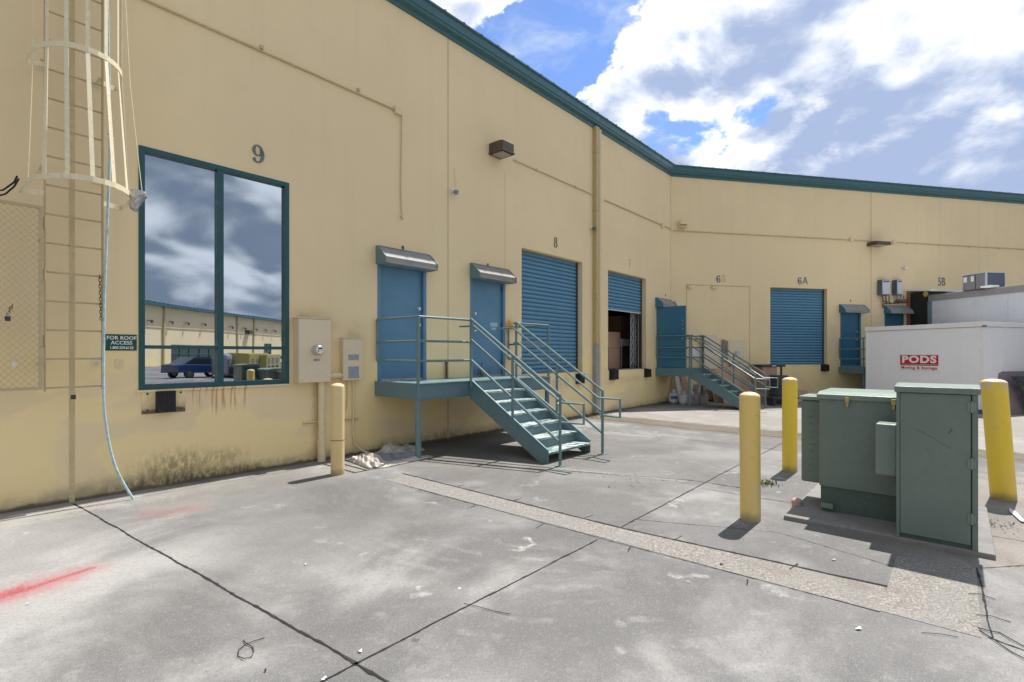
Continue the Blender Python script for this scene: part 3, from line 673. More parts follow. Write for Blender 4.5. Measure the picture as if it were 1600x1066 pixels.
# ------------------------------------------------------------------ landings and stairs
def landing_stairs(fr, L0, L1, S0, S1, label, group, dep=1.17, zt=1.2, right_legs=True, right_rail=True, far_front=True, anchor=True, loop=True, k=6):
    t = thing('loading_stairs', fr, (L0, dep, 0), label, 'stairs', group)
    b = MB(fr); b.box(L0+.01, L1-.01, .01, dep-.012, zt-.03, zt); b.build('deck', M['teal'], t)
    b = MB(fr); b.box(L0, L1, dep-.012, dep, zt-.245, zt+.012); b.box(L0, L0+.012, .005, dep-.012, zt-.245, zt+.012); b.box(L1-.012, L1, .005, dep-.012, zt-.245, zt+.012)
    for zz in (zt-.245, zt-.0): b.box(L0-.0, L1, dep, dep+.028, zz-.004, zz+.008)
    b.build('deck_edge', M['teal'], t, bevel=.003)
    for s in ([L0+.05, L1-.05] if right_legs else [L0+.05]):
        b = MB(fr); b.tube([(s, dep-.04, .01), (s, dep-.04, zt-.03)], .048, 14); b.box(s-.08, s+.08, dep-.12, dep+.04, 0, .012); b.build('leg', M['tealrail'], t, autosm=True)
    R = .021; zr = (2.27, 1.885, 1.565)
    # landing guard rails
    b = MB(fr); c = dep-.02
    for z in zr: b.tube([(L0+.03, .04, z), (L0+.03, c, z), (S0, c, z)], R, 8)
    b.tube([(L0+.03, c, zt-.2), (L0+.03, c, zr[0]+.015)], .026, 10); b.tube([(L0+.03, .04, zr[2]), (L0+.03, .04, zr[0])], R, 8)
    b.build('guard_rail', M['tealrail'], t, autosm=True)
    if right_rail:
        b = MB(fr)
        for z in zr:
            if L1-S1 > .4: b.tube([(S1, c, z), (L1-.03, c, z), (L1-.03, .04, z)], R, 8)
            else: b.tube([(L1-.03, c, z), (L1-.03, .04, z)], R, 8)
        b.tube([(L1-.03, c, zt-.2), (L1-.03, c, zr[0]+.015)], .026, 10); b.tube([(L1-.03, .04, zr[2]), (L1-.03, .04, zr[0])], R, 8)
        b.build('guard_rail', M['tealrail'], t, autosm=True)
    run = .28; ris = zt/7
    for i in range(k):
        z = zt-ris*(i+1); d = dep+run*i
        b = MB(fr); b.box(S0+.012, S1-.012, d+.004, d+run+.035, z-.035, z)
        tr = b.build('tread', M['tread'], t, bevel=.004)
        b = MB(fr); b.box(S0+.012, S1-.012, d-.0, d+.006, z+.002, z+ris-.037); b.build('riser', M['teal'], tr)
    e = dep+run*k+.02
    for s in (S0, S1-.012):
        b = MB(fr); b.prism([(dep, zt+.02), (dep+.06, zt+.02), (e, .215), (e, .0), (e-.17, 0), (dep, zt-.30)], s, s+.012, 's')
        q = s-.02 if s == S0 else s+.012
        b.prism([(dep, zt+.02), (dep+.06, zt+.02), (e, .215), (e, .200), (dep+.055, zt+.004), (dep, zt+.004)], q, q+.02, 's')
        b.build('stringer', M['teal'], t)
    # stair rails
    f = dep+1.93; m = dep+.99; sl = (2.285-1.06)/(f-dep-.03)
    zt0 = lambda d, z: z-(d-dep-.03)*sl
    for s, q in ((S0-.01, 1), (S1+.01, -1)):
        b = MB(fr); p = .024; d0 = dep+.03
        b.tube([(s, d0, zt-.1), (s, d0, 2.285)], p, 10); b.tube([(s, m, zt0(m, 1.26)), (s, m, zt0(m, 2.27))], p, 10); b.tube([(s, f, .0), (s, f, 1.06)], p, 10)
        for z in (2.285, 1.925, 1.575): b.tube([(s, d0, z), (s, f, zt0(f, z))], R, 8)
        b.box(s-.06, s+.06, f-.06, f+.06, 0, .01)
        b.build('stair_rail', M['tealrail'], t, autosm=True)
        b = MB(fr); h = s+q*.075; z0 = 2.17; ze = zt0(f, z0)+.0
        P = [(h, dep-.33, z0), (h, dep+.02, z0), (h, f-.03, ze), (h, f+.37, ze), (h, f+.37, ze-.29), (h-q*.07, f, ze-.29)]
        b.tube(P, .019, 8)
        for d in (dep+.12, m, f-.05): b.tube([(s, d, zt0(d, z0)-.05), (h, d, zt0(d, z0)-.02)], .01, 6)
        b.build('handrail', M['tealrail'], t, autosm=True)
    return t
landing_stairs(F1, 4.574, 8.05, 5.73, 6.92, 'near teal steel landing and stairs, below the doors numbered 9 and 8', 'teal steel landings with stairs')
landing_stairs(F1, 15.43, 16.60, 15.50, 16.50, 'far teal steel landing and stairs, in the corner with gas bottles below', 'teal steel landings with stairs', right_rail=True)
# third landing, seen left of the white container
t = thing('steel_landing', F2, (tA[0]-.1, 1.1, 0), 'small teal steel landing at the blue door left of the white container', 'landing', 'teal steel landings with stairs')
a, c = F2.at(1309.5), F2.at(1309.5)+3.6
b = MB(F2); b.box(a, c, .01, 1.1, .96, 1.2); b.build('deck', M['teal'], t, bevel=.004)
for s in (a+.06, c-.06):
    b = MB(F2); b.tube([(s, 1.05, 0), (s, 1.05, .97)], .045, 12); b.build('leg', M['tealrail'], t, smooth=True)
b = MB(F2)
for z in (2.25, 1.85, 1.5): b.tube([(a+.03, .04, z), (a+.03, 1.06, z), (c-.03, 1.06, z)], .021, 8)
b.tube([(a+.03, .04, 1.5), (a+.03, .04, 2.25)], .021, 8); b.tube([(a+.03, 1.06, 1.2), (a+.03, 1.06, 2.26)], .024, 8); b.tube([(c-.03, 1.06, 1.2), (c-.03, 1.06, 2.26)], .024, 8)
b.build('guard_rail', M['tealrail'], t, autosm=True)
# ------------------------------------------------------------------ bollards
def bollard(px, py, h, r, mat, label, lean=(0, 0), groove=False):
    X, Y = G(px, py); fr = Fr((X, Y), (1, 0))
    b = MB(fr)
    dome = [(r*math.cos(a), h-.045+.045*math.sin(a)) for a in [0, .3, .6, .9, 1.2, 1.42]]
    b.lathe(0, 0, [(r, -.05), (r, .3), (r, .6), (r*1.004, .9), (r, h-.06)] + dome[0:1] + dome[1:], 28, lean)
    o = b.build('bollard', mat, None, smooth=True, base=fr.w(0, 0, 0)); tag(o, label, 'bollard', 'yellow steel bollards')
    if groove:
        b = MB(fr); b.lathe(0, 0, [(r+.0015, .475), (r+.0025, .478), (r+.0015, .486)], 28, lean); g = b.build('rust_band', paint('rust_line', (.34, .13, .05), .8), o)
    return o
bollard(527.5, 741, 1.27, .092, M['boll_pale'], 'pale cream-yellow bollard standing by the wall under the meter boxes', groove=True)
bollard(1172.5, 812, 1.295, .097, M['boll_mid'], 'faded yellow bollard in the open, nearest and left of the green cabinets', lean=(-.006, 0))
bollard(1234, 736, 1.345, .098, M['boll_bright'], 'bright yellow bollard behind the small green side box', lean=(.0, 0))
bollard(1568, 779, 1.39, .118, M['boll_bright'], 'leaning yellow bollard at the right of the tall green cabinet', lean=(-.083, 0))
# ------------------------------------------------------------------ transformer group (frame along the wall normal)
F4 = Fr((0, 0), (F1.n.x, F1.n.y))        # s runs away from the wall, d runs back along -u1
F4.n = -F1.u.copy()
padp = [F4.loc(*G(1224, 812)), F4.loc(*G(1556, 874)), F4.loc(*G(1262, 764))]
s0p, d0p = padp[0]; s1p = padp[1][0]; d2p = padp[2][1]
b = MB(F4); b.box(s0p, s1p, d0p-1.75, d0p, -.05, .045); b.mat(0)
pad = b.build('concrete_pad', M['pad'], None, bevel=.012, base=F4.w(s0p, d0p, 0)); tag(pad, kind='structure')
def L4(px, py, z): return F4.loc(*G(px, py, z))
# pad mounted transformer
ta = L4(1280, 791, .08); wT = .72; s0 = ta[0]; dF = ta[1]
TR = thing('transformer_cabinet', F4, (s0, dF, .075), 'low wide green transformer cabinet with sloped lid behind the tall cabinet', 'utility cabinet')
zl = 1.27
b = MB(F4); b.box(s0+.01, s0+wT-.01, dF-.72, dF-.015, .04, .30); b.build('base', M['greendk'], TR, bevel=.006)
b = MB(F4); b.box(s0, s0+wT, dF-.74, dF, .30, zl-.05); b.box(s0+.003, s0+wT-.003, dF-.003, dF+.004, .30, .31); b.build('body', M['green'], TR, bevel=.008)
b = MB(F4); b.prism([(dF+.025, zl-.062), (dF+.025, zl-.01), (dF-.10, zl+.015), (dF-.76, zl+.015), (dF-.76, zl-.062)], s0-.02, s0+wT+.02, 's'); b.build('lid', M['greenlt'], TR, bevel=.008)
for q in (.24, .62):
    b = MB(F4); b.box(s0+q, s0+q+.022, dF+.004, dF+.022, zl-.13, zl-.065); b.box(s0+q-.008, s0+q+.03, dF+.025, dF+.034, zl-.085, zl-.03); b.build('latch', M['brass'], TR, bevel=.003)
b = MB(F4); b.box(s0+.02, s0+.13, dF, dF+.04, .08, .13); b.box(s0+.045, s0+.105, dF+.04, dF+.044, .092, .118); b.build('ground_pad', M['greenlt'], TR, bevel=.004)
# radiator box on its left side
b = MB(F4)
zr0, zr1 = .27, 1.17
b.box(s0-.215, s0-.001, dF-.62, dF-.22, zr0, zr1); rb = b.build('radiator_box', M['green'], TR, bevel=.02)
b = MB(F4); b.box(s0-.235, s0-.001, dF-.64, dF-.2, zr1, zr1+.045); b.build('radiator_lid', M['greenlt'], rb, bevel=.012)
for k in range(10):
    b = MB(F4); z = zr0+.12+k*.075; b.tube([(s0-.14, dF-.219, z), (s0-.09, dF-.219, z)], .006, 6); b.build('louvre', M['green'], rb, smooth=True)
# tall cabinet
tb = L4(1400.5, 832, .08); tc = L4(1518, 856, .08); sT = tb[0]; dT = tb[1]; wC = tc[0]-tb[0]
TC = thing('switch_cabinet', F4, (sT, dT, .075), 'tall narrow green steel cabinet with hinged scratched door beside the leaning bollard', 'utility cabinet')
zh = 1.40
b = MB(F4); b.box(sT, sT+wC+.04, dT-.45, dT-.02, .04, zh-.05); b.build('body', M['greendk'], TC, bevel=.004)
b = MB(F4); b.box(sT+.028, sT+wC-.004, dT-.018, dT+.004, .14-.055, zh-.065); dr = b.build('door', M['green'], TC, bevel=.004)
b = MB(F4); b.box(sT, sT+.024, dT-.02, dT+.0, .045, zh-.06); b.box(sT+wC+.006, sT+wC+.042, dT-.02, dT+.0, .30, zh-.06); b.box(sT+wC+.006, sT+wC+.042, dT-.02, dT+.0, .045, .285); b.build('door_frame', M['green'], TC)
for z in (.27, .73, 1.20):
    b = MB(F4); b.box(sT+wC-.025, sT+wC+.03, dT+.004, dT+.013, z, z+.075); b.tube([(sT+wC+.003, dT+.014, z-.01), (sT+wC+.003, dT+.014, z+.085)], .009, 8); b.build('hinge', M['greenlt'], TC, bevel=.003)
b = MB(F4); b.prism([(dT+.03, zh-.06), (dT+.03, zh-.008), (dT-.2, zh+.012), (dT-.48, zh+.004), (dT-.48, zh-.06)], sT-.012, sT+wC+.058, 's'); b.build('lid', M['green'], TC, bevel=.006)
# scratches: shallow darker curved mark on the door
b = MB(F4)
P = [(.13, 1.02), (.20, .985), (.27, .94), (.33, .90), (.37, .875)]
for (a, za), (c, zc2) in zip(P, P[1:]): b.prism([(sT+a, za), (sT+c, zc2), (sT+c, zc2+.008), (sT+a, za+.003)], dT+.004, dT+.0048, 'd')
b.prism([(sT+.35, 1.0), (sT+.362, 1.0), (sT+.385, 1.045), (sT+.375, 1.05)], dT+.004, dT+.0048, 'd')
b.build('scratch', M['greendk'], dr)
# small hooded box on its left flank
b = MB(F4); zA, zB = .55, 1.03; x1 = sT+.0-.002
b.hexa([F4.w(x1-.165, dT-.12, zA), F4.w(x1, dT-.12, zA-.0), F4.w(x1, dT-.36, zA), F4.w(x1-.165, dT-.36, zA), F4.w(x1-.165, dT-.12, zB), F4.w(x1, dT-.12, zB), F4.w(x1, dT-.36, zB), F4.w(x1-.165, dT-.36, zB)])
b.build('side_box', M['greenlt'], TC, bevel=.015)
b = MB(F4); b.lathe(s0-.22, dF-.05, [(.05, .0), (.055, .09), (.04, .105)], 14); tag(b.build('ground_marker', paint('pink_cap', (.45, .30, .25), .7), None, smooth=True, base=F4.w(s0-.22, dF-.05, 0)), 'small pinkish round marker on the ground by the green side box', 'marker')
# ------------------------------------------------------------------ fittings on wall 1
# meter box
def at1(px, py, d=0): return F1.at(px, py, d)
mb0 = F1.at(466, d=.16); mb1 = F1.at(517, d=.16)
_, mz0 = F1.at(490, 598, .17); _, mz1 = F1.at(490, 498.5, .17)
MT = thing('meter_box', F1, (mb0, 0, mz0), 'large tan electricity meter box with round glass meter right of the big window', 'meter box')
b = MB(F1); b.box(mb0, mb1, 0, .155, mz0, mz1); b.box(mb0-.012, mb1+.012, 0, .17, mz1, mz1+.014); b.build('case', M['panelbox'], MT, bevel=.006)
b = MB(F1); b.box(mb0+.005, mb1-.004, .157, .168, mz0+.004, mz1-.006); b.build('cover', M['panelbox'], MT, bevel=.004)
ms, mz = F1.at(495, 547, .17)
b = MB(F1); b.disc_out(ms, mz, [(.085, .168), (.085, .19), (.078, .19), (.075, .25), (.06, .268)], 24); mtr = b.build('meter', M['chrome'], MT, smooth=True)
b = MB(F1); b.disc_out(ms, mz, [(.058, .2685), (.057, .272)], 24); b.build('dial', M['signwhite'], mtr)
b = MB(F1); b.box(ms-.03, ms+.035, .272, .275, mz+.012, mz+.034); b.box(ms-.035, ms-.02, .272, .275, mz-.03, mz-.0); b.box(ms+.015, ms+.04, .272, .275, mz-.012, mz-.006); b.build('dial_mark', M['dark'], mtr)
text_part('0053', F1, ms, .168, mz-.155, .045, .003, M['dark'], 'tag_number', MT, sx=1.1)
cs = F1.at(502.5, d=.08); b = MB(F1)
b.tube([(cs, .08, .0), (cs, .08, .30)], .062, 16); b.tube([(cs, .08, .295), (cs, .08, .34)], .068, 16); b.tube([(cs, .08, .33), (cs, .08, mz0)], .052, 16); b.build('riser_pipe', M['beige'], MT, autosm=True)
pb0 = F1.at(537, d=.12); pb1 = F1.at(568, d=.12); _, pz0 = F1.at(548, 594.5, .12); _, pz1 = F1.at(548, 529.5, .12)
ex = F1.at(517, d=.08)
b = MB(F1); b.tube([(mb1-.02, .08, mz0+.09), (pb0-.09, .08, mz0+.09), (pb0-.045, .06, mz0+.09), (pb0-.03, .0, mz0+.09)], .05, 14); b.tube([(mb1, .08, mz0+.09), (mb1+.05, .08, mz0+.09)], .057, 14); b.build('elbow_pipe', M['beige'], MT, autosm=True)
PB = thing('electric_panel_box', F1, (pb0, 0, pz0), 'smaller tan wall box with two grey labels between the meter box and door 9', 'electrical box')
b = MB(F1); b.box(pb0, pb1, 0, .11, pz0, pz1); b.box(pb0-.006, pb1+.006, 0, .125, pz1, pz1+.012); b.build('case', M['panelbox'], PB, bevel=.006)
for (xa, ya, xb, yb) in ((544.5, 554, 561, 563), (544.5, 573, 561, 591.5)):
    q0, zb = F1.at(xa, yb, .115); q1, _ = F1.at(xb, yb, .115); _, za = F1.at(xa, ya, .115)
    b = MB(F1); b.box(q0, q1, .11, .1125, zb, za); b.build('sticker', paint('grey_sticker', (.30, .33, .36), .5), PB)
# thin conduit below, curving at the foot
ss = F1.at(552, d=.03)
b = MB(F1); b.tube([(ss, .03, pz0), (ss, .03, .35), (ss+.02, .04, .2), (ss+.1, .10, .08), (ss+.2, .16, .03)], .016, 8); b.build('cable', M['beige'], PB, smooth=True)
b = MB(F1); sq = F1.at(541); b.tube([(sq, .015, pz0), (sq+.01, .015, pz0-.25), (sq-.01, .015, .75)], .007, 6); b.build('old_cable', M['seam'], PB)
for i, (xa, xb, py) in enumerate(((473, 497, 661), (538, 559, 655))):
    q0, z = F1.at(xa, py); q1, _ = F1.at(xb, py)
    b = MB(F1); b.box(q0, q1, 0, .03, z-.008, z+.012); b.box(q0, q1, 0, .03, z-.035, z-.022)
    tag(b.build('pipe_bracket', M['beige'], None, base=F1.w(q0, 0, z)), ['rusty strut bracket across the fat pipe under the meter box', 'rusty strut bracket across the thin cable under the smaller tan box'][i], 'bracket')
# dock bumpers
def bumper(fr, px0, px1, py0, py1, label, plate=None, dep=.13):
    s0, z1 = fr.at(px0, py0, dep); s1, z0 = fr.at(px1, py1, dep)
    t = thing('dock_bumper', fr, (s0, 0, z0), label, 'dock bumper', 'dark rubber dock bumpers')
    b = MB(fr); b.box(s0, s1, .012, dep, z0, z1)
    n = 4
    for k in range(1, n): s = s0+(s1-s0)*k/n; b.box(s-.004, s+.004, dep, dep+.004, z0+.01, z1-.01)
    b.build('rubber_block', M['black'], t, bevel=.012)
    b = MB(fr); a = plate or (.04, .04); b.box(s0-a[0], s1+a[1], 0, .012, z0-.015, z1+.015)
    b.build('back_plate', M['wall2'] if plate else M['dark'], t)
    b = MB(fr)
    for s in (s0-a[0]*.6, s1+a[1]*.6):
        for z in (z0+.03, z1-.03): b.disc_out(s, z, [(.012, .012), (.012, .022)], 8)
    b.build('bolt', M['dark'], t)
bumper(F1, 246, 275, 612, 643, 'black rubber bumper on a tan plate under the big window', (.14, .13), .10)
bumper(F1, 907, 914, 585, 599, 'black rubber bumper at the right foot of the roller door numbered 8')
bumper(F1, 959, 967, 578, 593, 'black rubber bumper left below the half open roller door')
bumper(F1, 1013, 1018, 577, 589, 'black rubber bumper right below the half open roller door')
bumper(F2, 1288, 1296, 570, 580, 'black rubber bumper at the right foot of the roller door marked 6A')
# lamps and cameras
def wall_lamp(fr, px, py, w, h, dep, label, mat='lampbrown', tilt=0):
    s, z = fr.at(px, py, 0)
    t = thing('wall_lamp', fr, (s, 0, z), label, 'wall lamp', 'lamps high on the walls')
    b = MB(fr); b.prism([(0.0, z-h/2), (dep, z-h/2+tilt), (dep, z+h/2-.02), (dep*.7, z+h/2), (0, z+h/2)], s-w/2, s+w/2, 's'); b.build('housing', M[mat], t, bevel=.01)
    b = MB(fr); b.box(s-w/2+.03, s+w/2-.03, .05, dep-.04, z-h/2-.008, z-h/2+.001) if not tilt else b.prism([(.04, z-h/2-.004), (dep-.03, z-h/2+tilt*.9-.004), (dep-.03, z-h/2+tilt), (.04, z-h/2+.01)], s-w/2+.02, s+w/2-.02, 's'); b.build('lens', M['lens'], t)
    b = MB(fr); b.box(s-w/2-.015, s+w/2+.015, 0, dep+.015, z-h/2, z-h/2+.035); b.build('rim', M[mat], t, bevel=.004)
wall_lamp(F1, 773, 237, .36, .24, .40, 'big brown box lamp high between doors 8 and 9')
wall_lamp(F2, 1365, 383, .62, .14, .45, 'low flat brown lamp beside the seam right of unit 6A')
wall_lamp(F2, 1064, 352, .28, .22, .22, 'small beige floodlight close to the inner corner', 'beige', .1)
def camera(fr, px, py, label, r=.055, mat='grey'):
    s, z = fr.at(px, py, .08)
    t = thing('security_camera', fr, (s, 0, z), label, 'security camera', 'small cameras on the walls')
    b = MB(fr); b.disc_out(s, z+.04, [(.05, 0), (.05, .03), (.03, .05)], 14); b.tube([(s, .03, z+.04), (s, .10, z+.03)], .014, 8); b.build('mount', M['white'], t, smooth=True)
    b = MB(fr); b.lathe(s, .11, [(r*.5, z-r), (r*.9, z-r*.5), (r, z), (r*.9, z+r*.4), (r*.4, z+r*.6)], 16); b.build('dome', M[mat], t, smooth=True)
camera(F1, 711, 300, 'grey ball camera below its white bracket left of the brown box lamp')
camera(F1, 927, 357, 'dark ball camera on the left edge of the downspout', .06, 'greydk')
camera(F2, 1414, 419, 'white camera with dark lens above the two grey wall units', .07, 'white')
b = MB(F1); s, z = F1.at(711, 287); b.tube([(s, .01, z-.05), (s+.01, .03, z+.02), (s-.02, .03, z+.08), (s-.02, .01, z+.3)], .005, 5); tag(b.build('loose_wire', M['beige'], None, base=F1.w(s, 0, z)), 'thin curled wire above the grey ball camera', 'wire')
# roof access sign, outlet
s0_, z1_ = F1.at(161.5, 522); s1_, z0_ = F1.at(213.5, 548)
SG = thing('access_sign', F1, (s0_, 0, z0_), 'green sign reading FOR ROOF ACCESS beside the ladder', 'sign')
b = MB(F1); b.box(s0_, s1_, .0, .008, z0_, z1_); b.build('plate', M['signgreen'], SG, bevel=.002)
sm_ = (s0_+s1_)/2; hh = (z1_-z0_)
for tx, zz, sz, sx in (('FOR ROOF', z0_+hh*.77, .060, 1.0), ('ACCESS', z0_+hh*.47, .060, 1.0), ('1.800.259.6132', z0_+hh*.17, .044, .86)):
    text_part(tx, F1, sm_+.012, .008, zz, sz, .002, M['signwhite'], 'lettering', SG, sx=sx, bold=.0008)
s, z = F1.at(186, 568); b = MB(F1); b.box(s-.04, s+.04, 0, .012, z-.05, z+.05); b.box(s-.015, s+.015, .012, .016, z+.01, z+.03); b.box(s-.015, s+.015, .012, .016, z-.03, z-.01)
tag(b.build('outlet_plate', M['beige'], None, bevel=.003, base=F1.w(s, 0, z)), 'small painted-over outlet plate under the roof access sign', 'outlet')
# ------------------------------------------------------------------ ladder and cage
dl_ = .25; sl_, sr_ = F1.at(70, d=dl_), F1.at(160, d=dl_)
LD = thing('roof_ladder', F1, (sl_, dl_, 1.25), 'cream steel roof ladder with hooped safety cage at the far left of the wall', 'ladder')
for s in (sl_, sr_):
    b = MB(F1); b.box(s-.006, s+.006, dl_-.03, dl_+.03, 1.28, 8.9); b.build('side_rail', M['ladderdk'], LD)
for k in range(25):
    z = 1.315+.31*k
    b = MB(F1); b.tube([(sl_+.006, dl_, z), (sr_-.006, dl_, z)], .0105, 8); b.build('rung', M['ladderdk'], LD, smooth=True)
b = MB(F1)
for z in (1.6, 3.72, 4.85, 6.6, 8.0):
    for s in (sl_, sr_): b.box(s-.03, s+.008, .0, dl_-.03, z-.03, z-.02); b.box(s-.05, s+.03, 0, .01, z-.06, z+.03)
b.build('wall_bracket', M['ladder'], LD)
smid = (sl_+sr_)/2
def hoop(z, hw, dm):
    P = []
    for k in range(19):
        a = math.pi*(-.12+1.24*k/18)
        P.append((smid+.0+hw*math.cos(a), dl_+(dm-dl_-hw)*(1 if 0 < a < math.pi else 1)*max(0, math.sin(max(0, min(math.pi, a))))**.5 + hw*max(-.3, math.sin(a))*1.0, z))
    P[0] = (sr_, dl_, z); P[-1] = (sl_, dl_, z)
    return P
def flat(b, P, t, hgt):  # flat bar standing on edge along P (list of s,d,z)
    L = []
    for i, p in enumerate(P):
        a = Vector(P[max(i-1, 0)][:2]); c = Vector(P[min(i+1, len(P)-1)][:2]); tt = (c-a).normalized(); q = Vector((-tt.y, tt.x))*t/2
        L.append([b.p(p[0]+q.x, p[1]+q.y, p[2]-hgt/2), b.p(p[0]-q.x, p[1]-q.y, p[2]-hgt/2), b.p(p[0]-q.x, p[1]-q.y, p[2]+hgt/2), b.p(p[0]+q.x, p[1]+q.y, p[2]+hgt/2)])
    for A, B in zip(L, L[1:]):
        for j in range(4): k = (j+1) % 4; b.f(A[j], A[k], B[k], B[j])
    b.f(*L[0]); b.f(*L[-1])
HP = [hoop(3.39, .44, 1.20), hoop(4.76, .385, .95), hoop(6.1, .385, .95), hoop(7.4, .385, .95), hoop(8.7, .385, .95)]
for P in HP:
    b = MB(F1); flat(b, P, .006, .055); b.build('cage_hoop', M['ladder'], LD)
for k in (3, 5, 7, 9, 11, 13, 15):
    b = MB(F1); P = [h[k] for h in HP]; P = [(p[0], p[1], p[2]) for p in P]; P[0] = (P[0][0], P[0][1], P[0][2]-.03)
    L = []
    for i, p in enumerate(P):
        c = Vector((p[0]-smid, p[1]-.6)); c.normalize(); q = Vector((-c.y, c.x))*.018; i_ = c*.006
        L.append([b.p(p[0]+q.x-i_.x, p[1]+q.y-i_.y, p[2]), b.p(p[0]-q.x-i_.x, p[1]-q.y-i_.y, p[2]), b.p(p[0]-q.x-2*i_.x, p[1]-q.y-2*i_.y, p[2]), b.p(p[0]+q.x-2*i_.x, p[1]+q.y-2*i_.y, p[2])])
    for A, B in zip(L, L[1:]):
        for j in range(4): kk_ = (j+1) % 4; b.f(A[j], A[kk_], B[kk_], B[j])
    b.f(*L[0]); b.f(*L[-1]); b.build('cage_strap', M['ladder'], LD)
# expanded-metal ladder guard
g0, g1_ = sl_-.62, sl_-.02; zg0, zg1 = 1.30, 3.24; dg = dl_+.03
GD = thing('ladder_guard_gate', F1, (g1_, dg, zg0), 'cream mesh ladder gate swung open left of the roof ladder', 'mesh gate')
b = MB(F1)
for x0, x1, z0, z1 in ((g0, g0+.03, zg0, zg1), (g1_-.03, g1_, zg0, zg1), (g0+.03, g1_-.03, zg0, zg0+.03), (g0+.03, g1_-.03, zg1-.03, zg1)): b.box(x0, x1, dg-.015, dg+.015, z0, z1)
b.build('frame', M['ladderdk'], GD)
b = MB(F1); dx, dz = .062, .034; W = .006
nx = int((g1_-g0)/dx)+1; nz = int((zg1-zg0)/dz)
for i in range(nx):
    for j in range(nz):
        x = g0+i*dx+(dx/2 if j % 2 else 0); z = zg0+j*dz
        for sx in (-1, 1):
            xa, xb = x, x+sx*dx/2
            if min(xa, xb) < g0+.01 or max(xa, xb) > g1_-.01: continue
            q = [b.p(xa, dg, z-W/2), b.p(xb, dg+.002*sx, z+dz-W/2), b.p(xb, dg+.002*sx, z+dz+W/2), b.p(xa, dg, z+W/2)]; b.f(*q)
build_sheet(b, 'expanded_mesh', M['ladderdk'], GD)
b = MB(F1)
for z in (1.75, 2.45, 3.0): b.tube([(g1_+.012, dg+.01, z), (g1_+.012, dg+.01, z+.13)], .011, 8)
b.build('hinge', paint('rusty_hinge', (.40, .28, .16), .8, var=.3), GD)
b = MB(F1); b.prism([(g0+.3, zg0+.02), (g1_-.05, zg0+.02), (g1_-.05, zg1-.02), (g0+.02, zg1-.02), (g0+.02, zg0+.02)], dg-.10, dg-.095, 'd') if False else None
def padlock(px, py, col, label, d=.33, chain=None):
    s, z = F1.at(px, py, d)
    t = thing('padlock', F1, (s, d, z-.05), label, 'padlock', 'padlocks on the ladder gate')
    b = MB(F1); b.box(s-.022, s+.022, d-.012, d+.012, z-.05, z); b.build('lock_body', M[col], t, bevel=.005)
    b = MB(F1); b.tube([(s-.014, d, z), (s-.014, d, z+.03), (s-.007, d, z+.042), (s+.007, d, z+.042), (s+.014, d, z+.03), (s+.014, d, z)], .005, 6); b.build('shackle', M['chrome'], t, smooth=True)
padlock(12, 494, 'navy', 'dark padlock hanging on a short rusty chain on the mesh gate'); padlock(22, 566, 'chrome', 'shiny silver padlock low on the mesh gate'); padlock(114.5, 617, 'navy', 'black padlock hanging from the lowest ladder rung', .26)
def chain(p0, p1, n, label, sag=0):
    b = MB(F1)
    for k in range(n):
        f = (k+.5)/n; c = [p0[i]+(p1[i]-p0[i])*f for i in range(3)]; ax = (Vector(p1)-Vector(p0)).normalized(); L = (Vector(p1)-Vector(p0)).length/n*.68
        sd = Vector((.012, 0, 0)) if k % 2 else Vector((0, .012, 0))
        P = []
        for j in range(10):
            a = 2*math.pi*j/10; v = Vector(c)+ax*math.cos(a)*L+sd*math.sin(a); P.append(tuple(v))
        b.tube(P, .0042, 5, closed=True)
    tag(b.build('chain', M['rustch'], None, smooth=True, base=F1.w(*p0)), label, 'chain', 'rusty chains at the ladder')
M['rustch'] = paint('rusty_chain', (.17, .10, .06), .7, metal=.3, var=.3)
s, z = F1.at(156, 430, .29); s2, z2 = F1.at(158, 500, .29); chain((s, .29, z), (s2, .29, z2), 14, 'rusty chain hanging down the right ladder rail')
s, z = F1.at(20, 476, .33); s2, z2 = F1.at(12, 491, .33); chain((s, .33, z), (s2, .33, z2), 4, 'short rusty chain holding the dark padlock on the mesh gate')
# silver tape bundle, black wires, thin hanging cable
s, z = F1.at(214, 312, .9)
b = MB(F1); rnd = random.Random(3); rings = []
for k, (zz, r) in enumerate(((.11, .02), (.09, .055), (.05, .065), (.0, .06), (-.05, .05), (-.10, .04), (-.13, .015))):
    rings.append([b.p(s+(r+rnd.uniform(-.016, .016))*math.cos(2*math.pi*j/11)+.02*math.sin(k), .9+(r+rnd.uniform(-.014, .014))*math.sin(2*math.pi*j/11), z+zz+rnd.uniform(-.012, .012)) for j in range(11)])
for A, B in zip(rings, rings[1:]):
    for j in range(11): k = (j+1) % 11; b.f(A[j], A[k], B[k], B[j])
b.f(*rings[0]); b.f(*rings[-1])
tag(b.build('tape_bundle', M['silver'], None, base=F1.w(s, .9, z)), 'crumpled silver tape bundle on the lowest cage hoop by the window', 'tape bundle')
b = MB(F1); P = [(*F1.at(x, y, .8),) for x, y in ((-20, 300), (5, 297), (22, 285), (27, 275))]
b.tube([(p[0], .8, p[1]) for p in P], .008, 6); P = [(*F1.at(x, y, .8),) for x, y in ((-20, 311), (8, 304), (22, 292), (29, 280))]; b.tube([(p[0], .82, p[1]) for p in P], .008, 6)
s_, z_ = F1.at(0, 300, .8); tag(b.build('cable_pair', M['black'], None, smooth=True, base=F1.w(s_, .8, z_)), 'two black cables tied to the left end of the lowest cage hoop', 'cable')
b = MB(F1); P = [(196, 0, .5), (203, 130, .6), (215, 240, .75), (222, 300, .9)]; P = [(F1.at(x, y, d)[0], d, F1.at(x, y, d)[1]) for x, y, d in P]; b.tube(P, .0035, 5)
